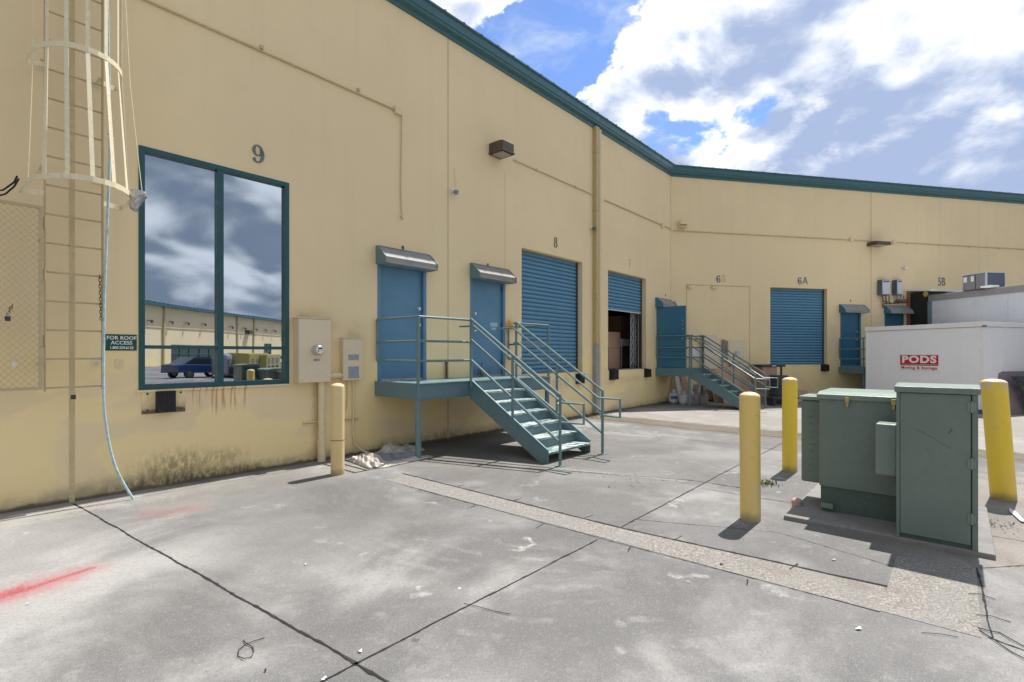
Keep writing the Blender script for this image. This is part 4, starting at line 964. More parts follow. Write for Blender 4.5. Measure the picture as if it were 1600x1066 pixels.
tag(b.build('thin_cord', M['ladder'], None, base=F1.w(*P[-1])), 'thin slack cord running from the ladder cage down to the tape bundle', 'cord')
# rope
b = MB(F1); P = []
K = [(167, -40, .31), (169, 60, .31), (171, 150, .31), (171.5, 212, .31), (171, 260, .31), (168, 340, .31), (165.5, 400, .31), (163, 470, .32), (162, 540, .33), (161.5, 590, .34), (163, 640, .35), (170, 690, .36), (180, 728, .38), (194, 757, .40), (208, 777, .42)]
Kp = [Vector((F1.at(x, y, d)[0], d, F1.at(x, y, d)[1])) for x, y, d in K]; Kp[-1].z = .012
for i in range(len(Kp)-1):
    p0, p1, p2, p3_ = Kp[max(i-1, 0)], Kp[i], Kp[i+1], Kp[min(i+2, len(Kp)-1)]
    for k in range(8):
        t_ = k/8; P.append(tuple(.5*((2*p1)+(p2-p0)*t_+(2*p0-5*p1+4*p2-p3_)*t_**2+(3*p1-p0-3*p2+p3_)*t_**3)))
P.append(tuple(Kp[-1])); P = [(p[0], p[1], max(p[2], .012)) for p in P]
b.tube(P, [.0135 + .0015*math.sin(i*2.4) for i in range(len(P))], 8)
kn = min(range(len(P)), key=lambda i: abs(P[i][2]-F1.at(171, 212, .31)[1])); q = P[kn]
b.tube([(q[0]-.02, q[1], q[2]+.02), (q[0]+.02, q[1]+.015, q[2]), (q[0]-.01, q[1]+.02, q[2]-.02), (q[0]+.03, q[1], q[2]-.03)], .012, 6)
tag(b.build('hanging_rope', M['rope'], None, smooth=True, base=F1.w(*Kp[-1])), 'knotted blue-white rope hanging down beside the ladder to the ground', 'rope')
# ------------------------------------------------------------------ white storage container
PC = Vector((13.1, 14.2, 0)); PL = Vector((11.95, 17.3, 0)); up = (PL-PC).normalized()
F5 = Fr((PL.x, PL.y), (PC-PL).xy); L5 = (PC-PL).length; D5 = 3.6     # s runs along the left face towards the camera, d outward = left
F5.n = -F5.n if F5.n.x > 0 else F5.n
POD = thing('storage_container', F5, (0, 0, 0), 'white moving and storage container with red PODS sign', 'storage container')
ht = 2.57
b = MB(F5); b.box(0.02, L5-.02, -D5+.02, -.02, .12, ht-.14); b.build('body', M['pod'], POD)
b = MB(F5)
for k in range(1, 6): b.box(L5*k/6-.004, L5*k/6+.004, -.02, -.016, .2, ht-.14)
for k in range(1, 9): b.box(L5-.02, L5-.014, -D5*k/9-.006, -D5*k/9+.006, .2, ht-.14)
b.build('panel_seam', M['podtrim'], POD)
b = MB(F5); b.box(-.02, L5+.02, -.03, .02, ht-.13, ht-.02); b.box(L5-.03, L5+.02, -D5, -.03, ht-.13, ht-.02); b.box(-.02, .03, -D5, -.03, ht-.13, ht-.02)
b.box(-.02, L5+.02, -D5, .02, ht-.02, ht); b.build('roof_rail', M['podtrim'], POD, bevel=.006)
b = MB(F5); b.box(L5-.04, L5+.03, -.06, .03, ht-.15, ht-.09); b.build('corner_casting', M['grey'], POD)
b = MB(F5); b.box(0, L5, -.05, .0, .0, .12); b.box(L5-.05, L5, -D5, -.05, .0, .12); b.box(0, .05, -D5, -.05, 0, .12); b.build('skid', M['greydk'], POD)
b = MB(F5); b.prism([(L5-.05, -.018), (L5-.05, 0), (L5, 0), (L5, -.05), (L5-.018, -.05), (L5-.018, -.018)], .12, ht-.14, 'z'); b.build('corner_post', M['pod'], POD)
b = MB(F5); b.box(0, .05, -.018, 0, .12, ht-.14); b.build('corner_post', M['pod'], POD)
sa, za = F5.at(1405, 553.5, 0); sb, zb = F5.at(1468, 579.5, 0)
b = MB(F5); b.box(sa, sb, -.016, .0, zb, za); pn = b.build('sign_panel', M['signwhite'], POD, bevel=.003)
zm = zb+(za-zb)*.36
b = MB(F5); b.box(sa+.03, sb-.03, .0, .003, zm, za-.03); b.build('red_band', M['signred'], pn)
b = MB(F5); b.box(sa+.03, sb-.03, .0, .003, zm-.035, zm-.01); b.build('blue_line', M['navy'], pn)
mid = (sa+sb)/2; hh = za-.03-zm
# lettering runs left to right as seen, i.e. from the far end to the corner
for tx, z, sz, sx, mt, bo in (('PODS', zm+hh*.5, hh*1.02, 1.22, 'signwhite', .012), ('Moving & Storage', (zb+zm-.035)/2+.0, .12, 1.05, 'signred', .003)):
    text_part(tx, F5, mid, .003, z, sz, .003, M[mt], 'lettering', pn, sx=sx, bold=bo, spacing=1.12)
# ------------------------------------------------------------------ semi trailer backed to the dock shelter
tl = F2.at(1452, d=.9)+.0
TRL = thing('semi_trailer', F2, (tl, .9, 0), 'silver box trailer backed up to the black dock shelter behind the white container', 'trailer')
TW, TLn, tz = 2.6, 13.5, 3.88
b = MB(F2); b.box(tl, tl+TW, .9, .9+TLn, 1.1, tz-.24)
b.build('box_body', M['trailer'], TRL)
b = MB(F2)
for z in [1.6+.28*k for k in range(8)]: b.box(tl-.006, tl, 1.2, .9+TLn-.2, z, z+.018)
for k in range(14): d = 1.5+k*.95; b.box(tl-.012, tl-.006, d, d+.05, 1.2, tz-.26)
b.build('panel_rib', M['trailer'], TRL)
b = MB(F2); b.box(tl-.03, tl+TW+.03, .88, .92+TLn, tz-.24, tz-.02); b.box(tl-.01, tl+TW+.01, .9, .9+TLn, tz-.02, tz); b.build('top_rail', M['trailtop'], TRL, bevel=.01)
b = MB(F2); b.box(tl-.03, tl+.06, .86, 1.0, .95, tz-.25); b.build('rear_post', M['teal'], TRL)
b = MB(F2); b.box(tl-.02, tl+TW+.02, .9, .9+TLn, .98, 1.1); b.box(tl+.5, tl+.62, .9, .9+TLn, .8, .98); b.box(tl+TW-.62, tl+TW-.5, .9, .9+TLn, .8, .98); b.build('floor_frame', M['dark'], TRL)
for d in (2.6, 3.9):
    for s in (tl+.02, tl+TW-.62):
        b = MB(F2); b.tube([(s, d, .51), (s+.6, d, .51)], .51, 24); wh = b.build('wheel', M['tire'], TRL, autosm=True)
        b = MB(F2); b.tube([(s-.01, d, .51), (s+.0, d, .51)], .27, 20); b.build('rim', M['chrome'], wh, autosm=True)
for s in (tl+.5, tl+TW-.6):
    b = MB(F2); b.box(s, s+.1, 11.0, 11.12, .05, 1.0); b.box(s-.08, s+.18, 10.95, 11.2, 0, .05); b.build('landing_leg', M['dark'], TRL)
# dock shelter
q0 = F2.at(1421, d=.1); q1 = F2.at(1506, d=.9)+.6
DS = thing('dock_shelter', F2, (q0, 0, 0), 'black fabric dock shelter with pale top edge round the trailer at unit 5B', 'dock shelter')
for x_ in (q0, q1-.05):
    b = MB(F2); b.box(x_, x_+.05, .01, .9, 1.0, 4.0); b.build('side_curtain', M['black'], DS)
b = MB(F2); b.box(q0-.03, q0, .0, .14, 1.0, 4.08); b.build('red_edge', paint('rusty_red_edge', (.30, .12, .09), .6), DS)
b = MB(F2); b.box(q0+.05, q0+.95, .80, .86, 1.0, 4.0); b.box(q0+.05, q1-.05, .78, .84, 3.7, 4.02)
for k in range(6): b.tube([(q0+.07, .87, 4.0-k*.13), (q0+.5, .89, 3.9-k*.16), (q0+.9, .87, 3.65-k*.2)], .015, 5)
b.build('front_curtain', M['navy'], DS)
b = MB(F2); b.prism([(.0, 4.20), (.98, 4.09), (.98, 4.02), (0, 4.13)], q0-.06, q1+.06, 's'); b.build('top_cover', M['signwhite'], DS)
b = MB(F2); b.tube([(q0+.05, .92, 2.4), (q0+.80, .92, 3.75)], .022, 6); b.tube([(q0+.80, .92, 1.2), (q0+.80, .92, 4.1)], .03, 6); b.build('brace', M['grey'], DS)
ys, yz = F2.at(1446, 459, .95); b = MB(F2); b.lathe(ys, .95, [(.03, yz-.12), (.06, yz-.1), (.09, yz), (.05, yz+.06), (.03, yz+.1)], 14); b.build('yellow_cover', M['mustard'], DS, smooth=True)
# roof-top style unit on the trailer
u0, u1_ = F2.at(1505, d=1.6), 0
s_u = tl+.75; du = 2.2
h0, h1 = tz+.005, 0
# choose the corner so it stands on the trailer roof
cx = F2.at(1541, d=3.0); u_s0 = cx-.0
RT = thing('rooftop_unit', F2, (tl+.5, 1.0, tz), 'grey boxy air handling unit on top of the silver trailer', 'air handler')
F6 = Fr(tuple(F2.w(F2.at(1541, d=2.9), 2.9).xy), (math.cos(math.radians(-52)), math.sin(math.radians(-52))))
F6 = Fr(tuple(F2.w(F2.at(1541, d=2.9), 2.9).xy), (1.0, .12))
zt_ = H+(553-426)/800*F6.o.y; zb_ = tz
b = MB(F6); b.box(0, .72, -.80, 0, zb_, zt_)
b.build('cabinet', M['greydk'], RT, bevel=.01)
b = MB(F6); b.box(-.008, 0, -.78, -.03, zb_+.02, zt_-.02); sp_ = b.build('service_panel', M['grey'], RT)
b = MB(F6); b.box(-.016, -.008, -.36, -.34, zb_+.02, zt_-.02); b.build('panel_joint', M['dark'], sp_)
b = MB(F6); b.box(-.016, -.008, -.50, -.40, zt_-.24, zt_-.06); b.box(-.016, -.008, -.76, -.64, zt_-.24, zt_-.06); b.build('warning_label', M['signwhite'], sp_)
b = MB(F6); b.box(-.012, .03, -.03, .012, zb_, zt_); b.box(.70, .735, -.03, .012, zb_, zt_); b.box(-.02, .74, -.82, .02, zt_, zt_+.03); b.build('corner_trim', M['trailer'], RT)
b = MB(F6); b.box(-.30, .02, .06, .4, zb_, zb_+.05); tag(b.build('white_roof_hatch', M['signwhite'], None, bevel=.01, base=F6.w(-.1, .3, zb_)), 'low white hatch on the trailer roof in front of the grey unit', 'roof hatch')
# ------------------------------------------------------------------ wall 2 equipment
for i, (xa, xb) in enumerate(((1371, 1391), (1394, 1410))):
    s0, z1 = F2.at(xa, 438, .04); s1, z0 = F2.at(xb, 461.5, .22)
    t = thing('wall_unit', F2, (s0, 0, z0), ['left one of the two grey metal boxes above the blue door near 5B', 'right one of the two grey metal boxes above the blue door near 5B'][i], 'wall unit', 'grey wall units above a door')
    b = MB(F2); b.box(s0, s1, .04, .22, z0, z1); b.build('case', M['greydk'], t, bevel=.015)
    b = MB(F2); b.box(s0+.03, s1-.015, .22, .232, z0+.03, z1-.02); b.build('front_cover', M['trailer'], t, bevel=.006)
    b = MB(F2); b.box(s0+.06, s1-.06, .232, .24, z1-.09, z1-.05); b.build('vent', M['dark'], t)
    b = MB(F2); b.box(s0+.05, s1-.05, 0, .04, z0+.1, z1-.1); b.build('wall_bracket', M['dark'], t)
    b = MB(F2)
    for k in range(3):
        s = s0+.12+k*.15; b.tube([(s, .15, z0), (s, .15, z0-.12-.05*k), (s+.06, .12, z0-.2-.04*k), (s+.14, .08, z0-.22-.03*k), (s+.14, .0, z0-.22-.03*k)], .02, 7)
    b.build('pipe', M['rustch'] if i == 0 else M['grey'], t, autosm=True)
s, z = F2.at(1382, 470, .1); s2, _ = F2.at(1418, 470, .1)
b = MB(F2); b.tube([(s-.05, .08, z-.28), (s-.05, .08, z-.12), (s+.3, .08, z-.1), (s2, .08, z-.05), (s2, .08, z+.1)], .022, 7); b.lathe(s2-.15, .10, [(.03, z-.08), (.09, z-.04), (.1, z+.03), (.04, z+.07)], 12); b.lathe(s2-.45, .10, [(.03, z-.08), (.08, z-.04), (.08, z+.03), (.04, z+.07)], 12)
tag(b.build('pipe_manifold', M['rustch'], None, autosm=True, base=F2.w(s, 0, z)), 'rusty pipes and valves under the two grey wall units', 'pipes')
for i, (xa, xb, ya, yb, lab) in enumerate(((1099, 1121, 523, 577, 'tall cream meter box on the wall behind the far stairs'), (1138, 1163, 532, 566, 'cream meter box with round meter right of the far stairs top'))):
    s0, z1 = F2.at(xa, ya, .2); s1, z0 = F2.at(xb, yb, .2)
    t = thing('meter_box', F2, (s0, 0, z0), lab, 'meter box', 'meter boxes behind the far stairs')
    b = MB(F2); b.box(s0, s1, 0, .19, z0, z1); b.build('case', M['panelbox'], t, bevel=.006)
    b = MB(F2); b.box(s0+.03, s1-.03, .19, .2, z0+.03, z1-.03); b.build('cover', M['panelbox'], t, bevel=.004)
    if i:
        ms, mz = F2.at(1151, 553, .2); b = MB(F2); b.disc_out(ms, mz, [(.10, .2), (.10, .24), (.08, .3)], 18); b.build('meter', M['chrome'], t, smooth=True)
        b = MB(F2); b.tube([(s0-.1, .08, z1+.03), (s0-.1, .08, z0)], .05, 10); b.tube([(s0+.2, .08, z0), (s0+.2, .08, 0)], .045, 10); b.build('pipe', M['grey'], t, autosm=True)
s0, z1 = F2.at(1082, 545, .06); s1, z0 = F2.at(1096, 560, .06)
b = MB(F2); b.box(s0, s1, 0, .012, z0, z1); b.box(s0-.02, s1+.02, 0, .006, z0-.02, z1+.02); tag(b.build('notice_board', M['signwhite'], None, base=F2.w(s0, 0, z0)), 'small white notice on the wall seen through the far stair rails', 'notice')
s0, z1 = F2.at(1061, 475, .1); b = MB(F2); b.prism([(0, z1+.12), (.02, z1+.12), (.16, z1-.02), (.16, z1-.12), (0, z1-.12)], s0-.12, s0+.14, 's'); tag(b.build('vent_hood', M['panelbox'], None, bevel=.006, base=F2.w(s0, 0, z1)), 'small cream vent hood on the wall right of the open blue door', 'vent hood')
# ------------------------------------------------------------------ clutter by the far stairs
def gas_bottle(px, py, sc, mat, label, tagged, low=False):
    X, Y = G(px, py); fr = Fr((X, Y), (1, 0)); t = thing('gas_bottle', fr, (0, 0, 0), label, 'gas bottle', 'gas bottles under the far landing')
    b = MB(fr); r = .155*sc; b.lathe(0, 0, [(r*.8, .02), (r*.97, .05), (r, .1), (r, .26*sc), (r*.93, .31*sc), (r*.7, .345*sc), (r*.25, .365*sc)], 24); b.build('tank', mat, t, smooth=True)
    b = MB(fr); b.lathe(0, 0, [(r*.68, 0), (r*.68, .03)], 20); b.build('foot_ring', mat, t, autosm=True)
    b = MB(fr); zc_ = .33*sc
    for a in range(3):
        a0 = a*2.094; P = [(.1*sc*math.cos(a0+q), .1*sc*math.sin(a0+q)) for q in (0, .4, .8, 1.2)]
        for p, q in zip(P, P[1:]): b.hexa([Vector((X+p[0], Y+p[1], zc_)), Vector((X+q[0], Y+q[1], zc_)), Vector((X+q[0]*.95, Y+q[1]*.95, zc_)), Vector((X+p[0]*.95, Y+p[1]*.95, zc_)), Vector((X+p[0], Y+p[1], zc_+.13)), Vector((X+q[0], Y+q[1], zc_+.13)), Vector((X+q[0]*.95, Y+q[1]*.95, zc_+.13)), Vector((X+p[0]*.95, Y+p[1]*.95, zc_+.13))])
    b.build('collar', mat, t)
    b = MB(fr); b.lathe(0, 0, [(.02, .35*sc), (.02, .41*sc), (.035, .415*sc), (.035, .44*sc)], 10); b.build('valve', M['brass'], t, smooth=True)
    if tagged:
        b = MB(fr); n = 8; za, zb_ = .13, .25
        P = [(-(r+.002)*math.sin(a_), -(r+.002)*math.cos(a_)) for a_ in [-.8+1.6*k/n for k in range(n+1)]]
        for p, q in zip(P, P[1:]): b.f(b.pw((X+p[0], Y+p[1], za)), b.pw((X+q[0], Y+q[1], za+.03)), b.pw((X+q[0], Y+q[1], zb_+.02)), b.pw((X+p[0], Y+p[1], zb_)))
        b.build('label_band', M['bluelabel'], t)
gas_bottle(1052, 630, 1.0, M['tank'], 'white gas bottle with blue label under the far landing', True)
gas_bottle(1068, 631, .95, M['tank'], 'plain white gas bottle just left of the far landing leg', False)
gas_bottle(1099, 632, 1.0, M['tankgrey'], 'dirty grey gas bottle behind the far stair stringer', False)
def board(fr, s0, s1, z1, d, lean, mat, label, th=.02, name='plywood_sheet', cat='board', z0=0.0):
    b = MB(fr); w_ = fr.w
    b.hexa([w_(s0, d+lean, z0), w_(s1, d+lean, z0), w_(s1, d+lean+th, z0), w_(s0, d+lean+th, z0), w_(s0, d, z1), w_(s1, d, z1), w_(s1, d+th, z1), w_(s0, d+th, z1)])
    return tag(b.build(name, mat, None, base=w_((s0+s1)/2, d, 0)), label, cat)
board(F2, F2.at(1054, d=.1), F2.at(1054, d=.1)+.16, 1.05, .04, .35, M['white'], 'narrow white board leaning in the wall corner behind the gas bottles', name='white_board')
board(F2, F2.at(1063, d=.1), F2.at(1063, d=.1)+.22, .98, .05, .45, M['wood'], 'brown plywood strip leaning beside the narrow white board')
board(F2, F2.at(1110, d=.3), F2.at(1175, d=.3), 1.22, .12, .4, M['wood'], 'large brown plywood sheet leaning on the wall behind the far stairs')
board(F2, F2.at(1128, d=.8), F2.at(1156, d=.8), .8, .6, .3, M['cardboard'], 'smaller brown sheet standing in front of the large plywood sheet', name='cardboard_sheet')
# plastic bag bundle
def lump(fr, s, d, rx, ry, h, mat, name, label, cat, seed=0, nz=.35, parent=None, res=28, ring=26, freq=3.0):
    b = MB(fr); L = []
    for i in range(res+1):
        ph = i/res*math.pi/2; row = []
        for j in range(ring):
            a = 2*math.pi*j/ring; v = Vector((math.cos(a)*math.cos(ph), math.sin(a)*math.cos(ph), math.sin(ph)))
            k = 1+nz*(noise.noise(v*freq+Vector((seed, 0, 0)))+.6*noise.noise(v*freq*2.7+Vector((seed, 5, 0))))+.12*nz*abs(noise.noise(v*freq*7))
            row.append(b.p(s+v.x*rx*k, d+v.y*ry*k, max(.004, v.z*h*k)))
        L.append(row)
    for A, B in zip(L, L[1:]):
        for j in range(ring): k = (j+1) % ring; b.f(A[j], A[k], B[k], B[j])
    b.f(*L[-1])
    if parent is not None: return b.build(name, mat, parent, smooth=True)
    return tag(b.build(name, mat, None, smooth=True, base=fr.w(s, d, 0)), label, cat)
s, d = F2.loc(*G(1088, 627)); lump(F2, s, min(d, 2)-.2, .36, .3, .85, paint('pale_plastic', (.40, .35, .38), .35, var=.2), 'plastic_wrapped_bundle', 'pale plastic wrapped bundle under the far stairs', 'bundle', 4, .25)
# folding table, cabinet, drum, tan boards right of the stairs
s0, z1 = F2.at(1191, 570, .9); s1 = F2.at(1226, d=.9)
t = thing('workbench', F2, (s0, .9, 0), 'dark topped bench with brown side panel right of the far stairs', 'bench')
b = MB(F2); b.box(s0-.05, s1, .3, .95, z1-.08, z1); b.build('top', M['navy'], t, bevel=.01)
b = MB(F2); b.box(s0+.02, s0+.58, .35, .38, 0, z1-.08); b.box(s0+.02, s0+.05, .38, .9, 0, z1-.08); b.box(s0+.55, s0+.58, .38, .9, 0, z1-.08); b.box(s0+.05, s0+.55, .88, .9, 0, z1-.08); b.build('cabinet', M['cardboard'], t)
b = MB(F2); b.box(s0+.35, s0+.5, .95, .955, z1-.055, z1-.03); b.build('handle', M['signwhite'], t)
b = MB(F2); b.box(s1-.1, s1-.05, .8, .85, 0, z1-.08); b.build('leg', M['dark'], t)
sd_, dd_ = F2.at(1213, d=1.3), 1.3
b = MB(F2); b.lathe(sd_+.1, dd_, [(.27, .0), (.29, .02), (.28, .3), (.295, .32), (.28, .34), (.28, .62), (.295, .64), (.28, .66), (.29, .93), (.27, .95)], 24); tag(b.build('drum', M['navy'], None, autosm=True, base=F2.w(sd_+.1, dd_, 0)), 'dark plastic drum beside the dark topped bench', 'drum')
s0 = F2.at(1230, d=1.6)
b = MB(F2); w_ = F2.w; b.hexa([w_(s0, 1.6, .02), w_(s0+1.5, 1.2, .02), w_(s0+1.5, .4, .02), w_(s0, .5, .02), w_(s0, 1.55, .36), w_(s0+1.15, 1.2, .42), w_(s0+1.15, .4, .44), w_(s0, .5, .40)])
tag(b.build('tan_crate', M['wood'], None, bevel=.01, base=w_(s0, 1.2, 0)), 'low slanted tan wooden crate behind the bright yellow bollard', 'crate')
t0 = F2.at(1205, d=2.0); b = MB(F2); b.box(t0, t0+.95, 1.7, 2.1, .22, .27); b.box(t0+.05, t0+.12, 1.75, 2.05, 0, .22); b.box(t0+.82, t0+.89, 1.75, 2.05, 0, .22)
tag(b.build('low_trestle', M['navy'], None, base=w_(t0, 1.9, 0)), 'low dark trestle on the ground in front of the drum', 'trestle')
# inside the open unit
b = MB(F1); s = R7[0]
b = MB(F1); sa_, sb_ = F1.at(951, d=-.9), F1.at(969, d=-.9); b.box(sa_, sb_, -1.5, -.9, 1.2, 1.85); tag(b.build('cardboard_box', M['cardboard'], None, bevel=.01, base=F1.w(13.9, -1.2, 1.2)), 'lower brown carton inside the half open unit', 'carton', 'cartons in the open unit')
b = MB(F1); b.box(sa_-.05, sb_+.1, -1.55, -.95, 1.851, 2.4); tag(b.build('cardboard_box', M['cardboard'], None, bevel=.01, base=F1.w(13.9, -1.2, 1.851)), 'upper brown carton inside the half open unit', 'carton', 'cartons in the open unit')
b = MB(F1); b.box(F1.at(970, d=-1.6), F1.at(988, d=-1.6), -2.2, -1.6, 1.2, 3.05); tag(b.build('storage_cabinet', M['cardboard'], None, bevel=.01, base=F1.w(15.6, -1.9, 1.2)), 'tall brown cabinet deep inside the half open unit', 'cabinet')
t = thing('folding_gate', F1, (13.9, -.4, 1.2), 'pale steel scissor gate folded at the side of the open unit', 'folding gate')
gA, gB = F1.at(986, d=-.4), F1.at(1001, d=-.4)
b = MB(F1)
for k in range(5): s = gA+(gB-gA)*k/4; b.box(s-.015, s+.015, -.42, -.40, 1.22, 3.3)
b.build('upright', M['trailer'], t)
b = MB(F1)
for k in range(7):
    z = 1.35+k*.28
    for j in range(4):
        s = gA+(gB-gA)*j/4; e = (gB-gA)/4
        b.tube([(s, -.39, z), (s+e, -.39, z+.26)], .010, 4); b.tube([(s+e, -.38, z), (s, -.38, z+.26)], .010, 4)
b.build('lattice', M['trailer'], t)
b = MB(F1); ta_, tb_ = F1.at(971, d=-1.1), F1.at(986, d=-1.1); b.box(ta_, tb_, -1.5, -1.1, 1.95, 2.2)
for x_ in (ta_+.02, tb_-.05):
    for y_ in (-1.47, -1.14): b.box(x_, x_+.03, y_, y_+.03, 1.2, 1.95)

tag(b.build('white_table', M['white'], None, bevel=.008, base=F1.w(14.7, -1.3, 1.2)), 'small white table inside the half open unit', 'table')
# ------------------------------------------------------------------ cloth and tarp heap at the landing leg
sc_, dc_ = F1.loc(*G(607, 716))
HP_ = thing('tarp_heap', F1, (sc_, dc_, 0), 'crumpled dirty white cloth and blue-grey tarp on the ground by the landing leg', 'tarp')
def sheet(cx, cy, lx, ly, h, mat, name, seed, rot=0, n=46, parent=HP_, edge=.8, freq=5.0):
    b = MB(F1); L = []
    for i in range(n+1):
        row = []
        for j in range(n+1):
            u, v = i/n*2-1, j/n*2-1
            r = max(abs(u), abs(v))
            x = u*lx*(1+.14*noise.noise((v*3, seed, 1))); y = v*ly*(1+.18*noise.noise((u*3, seed, 7)))
            X_ = cx+x*math.cos(rot)-y*math.sin(rot); Y_ = cy+x*math.sin(rot)+y*math.cos(rot)
            q = Vector((u*lx*freq, v*ly*freq, seed)); z = h*(.75+noise.noise(q*.6)*.7-.55*abs(noise.noise(q+Vector((0,0,3))))-.35*abs(noise.noise(q*2.3))-.12*abs(noise.noise(q*5)))*max(0, 1-r**4)**.8
            row.append(b.p(X_, Y_, max(.006, z)))
        L.append(row)
    for A, B in zip(L, L[1:]):
        for j in range(n): b.f(A[j], B[j], B[j+1], A[j+1])
    o = build_sheet(b, name, mat, parent)
    for pl in o.data.polygons: pl.use_smooth = True
    so = o.modifiers.new('s', 'SOLIDIFY'); so.thickness = .006
    return o
sheet(sc_+.02, dc_+.02, .42, .34, .10, M['tarp'], 'tarp', 3.3)
sheet(sc_-.40, dc_+.02, .20, .44, .15, M['cloth'], 'cloth', 8.1, .15, n=60, freq=5)
sheet(sc_+.36, dc_-.22, .40, .22, .17, M['cloth'], 'cloth', 15.7, -.1, n=60, freq=5.5)
sheet(sc_+.0, dc_+.44, .52, .09, .055, M['cloth'], 'cloth', 21.2, -.05, freq=6)
# ------------------------------------------------------------------ plastic pallets
pp = G(1590, 646.5); F7 = Fr(pp, (.97, .25)); 
t = thing('plum_panel', F7, (0, 0, 0), 'dull plum coloured board leaning on the container right of the leaning bollard', 'board')
b = MB(F7); w_ = F7.w; b.hexa([w_(-.62, .12, 0), w_(2.0, .12, 0), w_(2.0, .16, 0), w_(-.62, .16, 0), w_(-.42, -.25, 1.18), w_(2.0, -.25, 1.18), w_(2.0, -.21, 1.18), w_(-.42, -.21, 1.18)]); b.build('panel', M['palletbrown'], t, bevel=.01)
for n_, (off, lab) in enumerate(((0.0, 'dark plastic pallet leaning steeply in front of the plum board'), (.62, 'second dark plastic pallet leaning farther right, cut by the photo edge'))):
    base = (-.02+off, .26+n_*.12)
    t = thing('plastic_pallet', F7, (base[0], base[1], 0), lab, 'pallet', 'dark plastic pallets')
    def pt(a, c, e):   # a across, c up the leaning face, e thickness
        return F7.w(base[0]+a-.20*c, base[1]+.02+e-.30*c*.9, .01+c*.95)
    def bar(b, a0, a1, c0, c1, e0=0, e1=.05): b.hexa([pt(a0, c0, e0), pt(a1, c0, e0), pt(a1, c0, e1), pt(a0, c0, e1), pt(a0, c1, e0), pt(a1, c1, e0), pt(a1, c1, e1), pt(a0, c1, e1)])
    b = MB(F7)
    for a in (0, .45, .9): bar(b, a, a+.09, 0, 1.08, .05, .13)
    b.build('runner', M['pallet'], t, bevel=.006)
    b = MB(F7)
    for c in (0, .24, .49, .74, .99): bar(b, 0, .99, c, c+.11, .0, .05)
    for c in (0, .49, .99): bar(b, 0, .99, c, c+.11, .13, .15)
    b.build('slat_deck', M['pallet'], t, bevel=.005)
# ------------------------------------------------------------------ litter and weeds
def wire(pix, r, label, mat='black', name='wire_scrap', lift=.006):
    b = MB(WF); P = [G(x, y) for x, y in pix]; b.tube([(p[0], -p[1], lift+.004*(i % 2)) for i, p in enumerate(P)], r*.75, 6)
    o = b.build(name, M[mat], None, smooth=True, base=Vector((P[0][0], P[0][1], 0))); tag(o, label, 'wire', 'wire scraps on the concrete'); return o
WF.n = Vector((0, -1, 0))
wire([(413, 998), (398, 1004), (384, 1008), (373, 1018), (372, 1027), (381, 1032), (393, 1028), (397, 1020), (394, 1012), (384, 1007), (380, 1002)], .0032, 'small looped black wire on the concrete in the lower left')
wire([(725, 944), (750, 951), (775, 957), (798, 962)], .003, 'short straight wire on the concrete joint in the lower middle')
wire([(1528, 982), (1545, 988), (1562, 990), (1579, 1001), (1601, 1012)], .004, 'long dark wire end sprouting right of the aggregate patch')
wire([(1530, 986), (1550, 1000), (1580, 1020), (1601, 1032)], .004, 'second dark wire running off the lower right edge')
wire([(1526, 962), (1550, 965), (1580, 974)], .003, 'thin dark wire just above the others at the right')
wire([(1513, 929), (1530, 930), (1556, 938)], .0028, 'highest thin wire right of the aggregate patch'); wire([(1440, 990), (1468, 993), (1497, 997)], .0025, 'thin straight wire below the aggregate patch')
def scrap(px, py, r, label, mat='paper', seed=0, name='paper_scrap', cat='litter', grp='paper scraps on the concrete', asp=1.0):
    X, Y = G(px, py); fr = Fr((X, Y), (1, 0)); b = MB(fr); n = 9; rn = random.Random(seed); R_ = [(r*.75*rn.uniform(.5, 1.2), rn.uniform(.004, .016)) for _ in range(n)]
    c = b.p(0, 0, .014); q = [b.p(R_[k][0]*math.cos(2*math.pi*k/n)*asp, R_[k][0]*math.sin(2*math.pi*k/n), R_[k][1]) for k in range(n)]
    for k in range(n): b.f(c, q[k], q[(k+1) % n])
    o = b.build(name, M[mat], None, base=fr.w(0, 0, 0)); so = o.modifiers.new('s', 'SOLIDIFY'); so.thickness = .003; tag(o, label, cat, grp)
scrap(563, 1019, .020, 'white paper scrap just above the joint crossing', seed=1); scrap(506, 1063, .018, 'white paper scrap at the bottom edge left of the joint crossing', seed=2)
scrap(477, 883, .014, 'small white scrap in the middle of the left slab', seed=3); scrap(1342, 984, .02, 'white scrap below the aggregate strip at the right', seed=4, asp=1.6)
scrap(1303, 876, .018, 'small white scrap beside the shadow of the nearest bollard', seed=5); scrap(1127, 883, .022, 'dark green scrap lying on the aggregate strip', 'signgreen', 6)
scrap(414, 1050, .012, 'black gum-like scrap near the looped wire', 'black', 7, grp=None); scrap(44, 945, .014, 'pale scrap touching the red spray paint', seed=8)
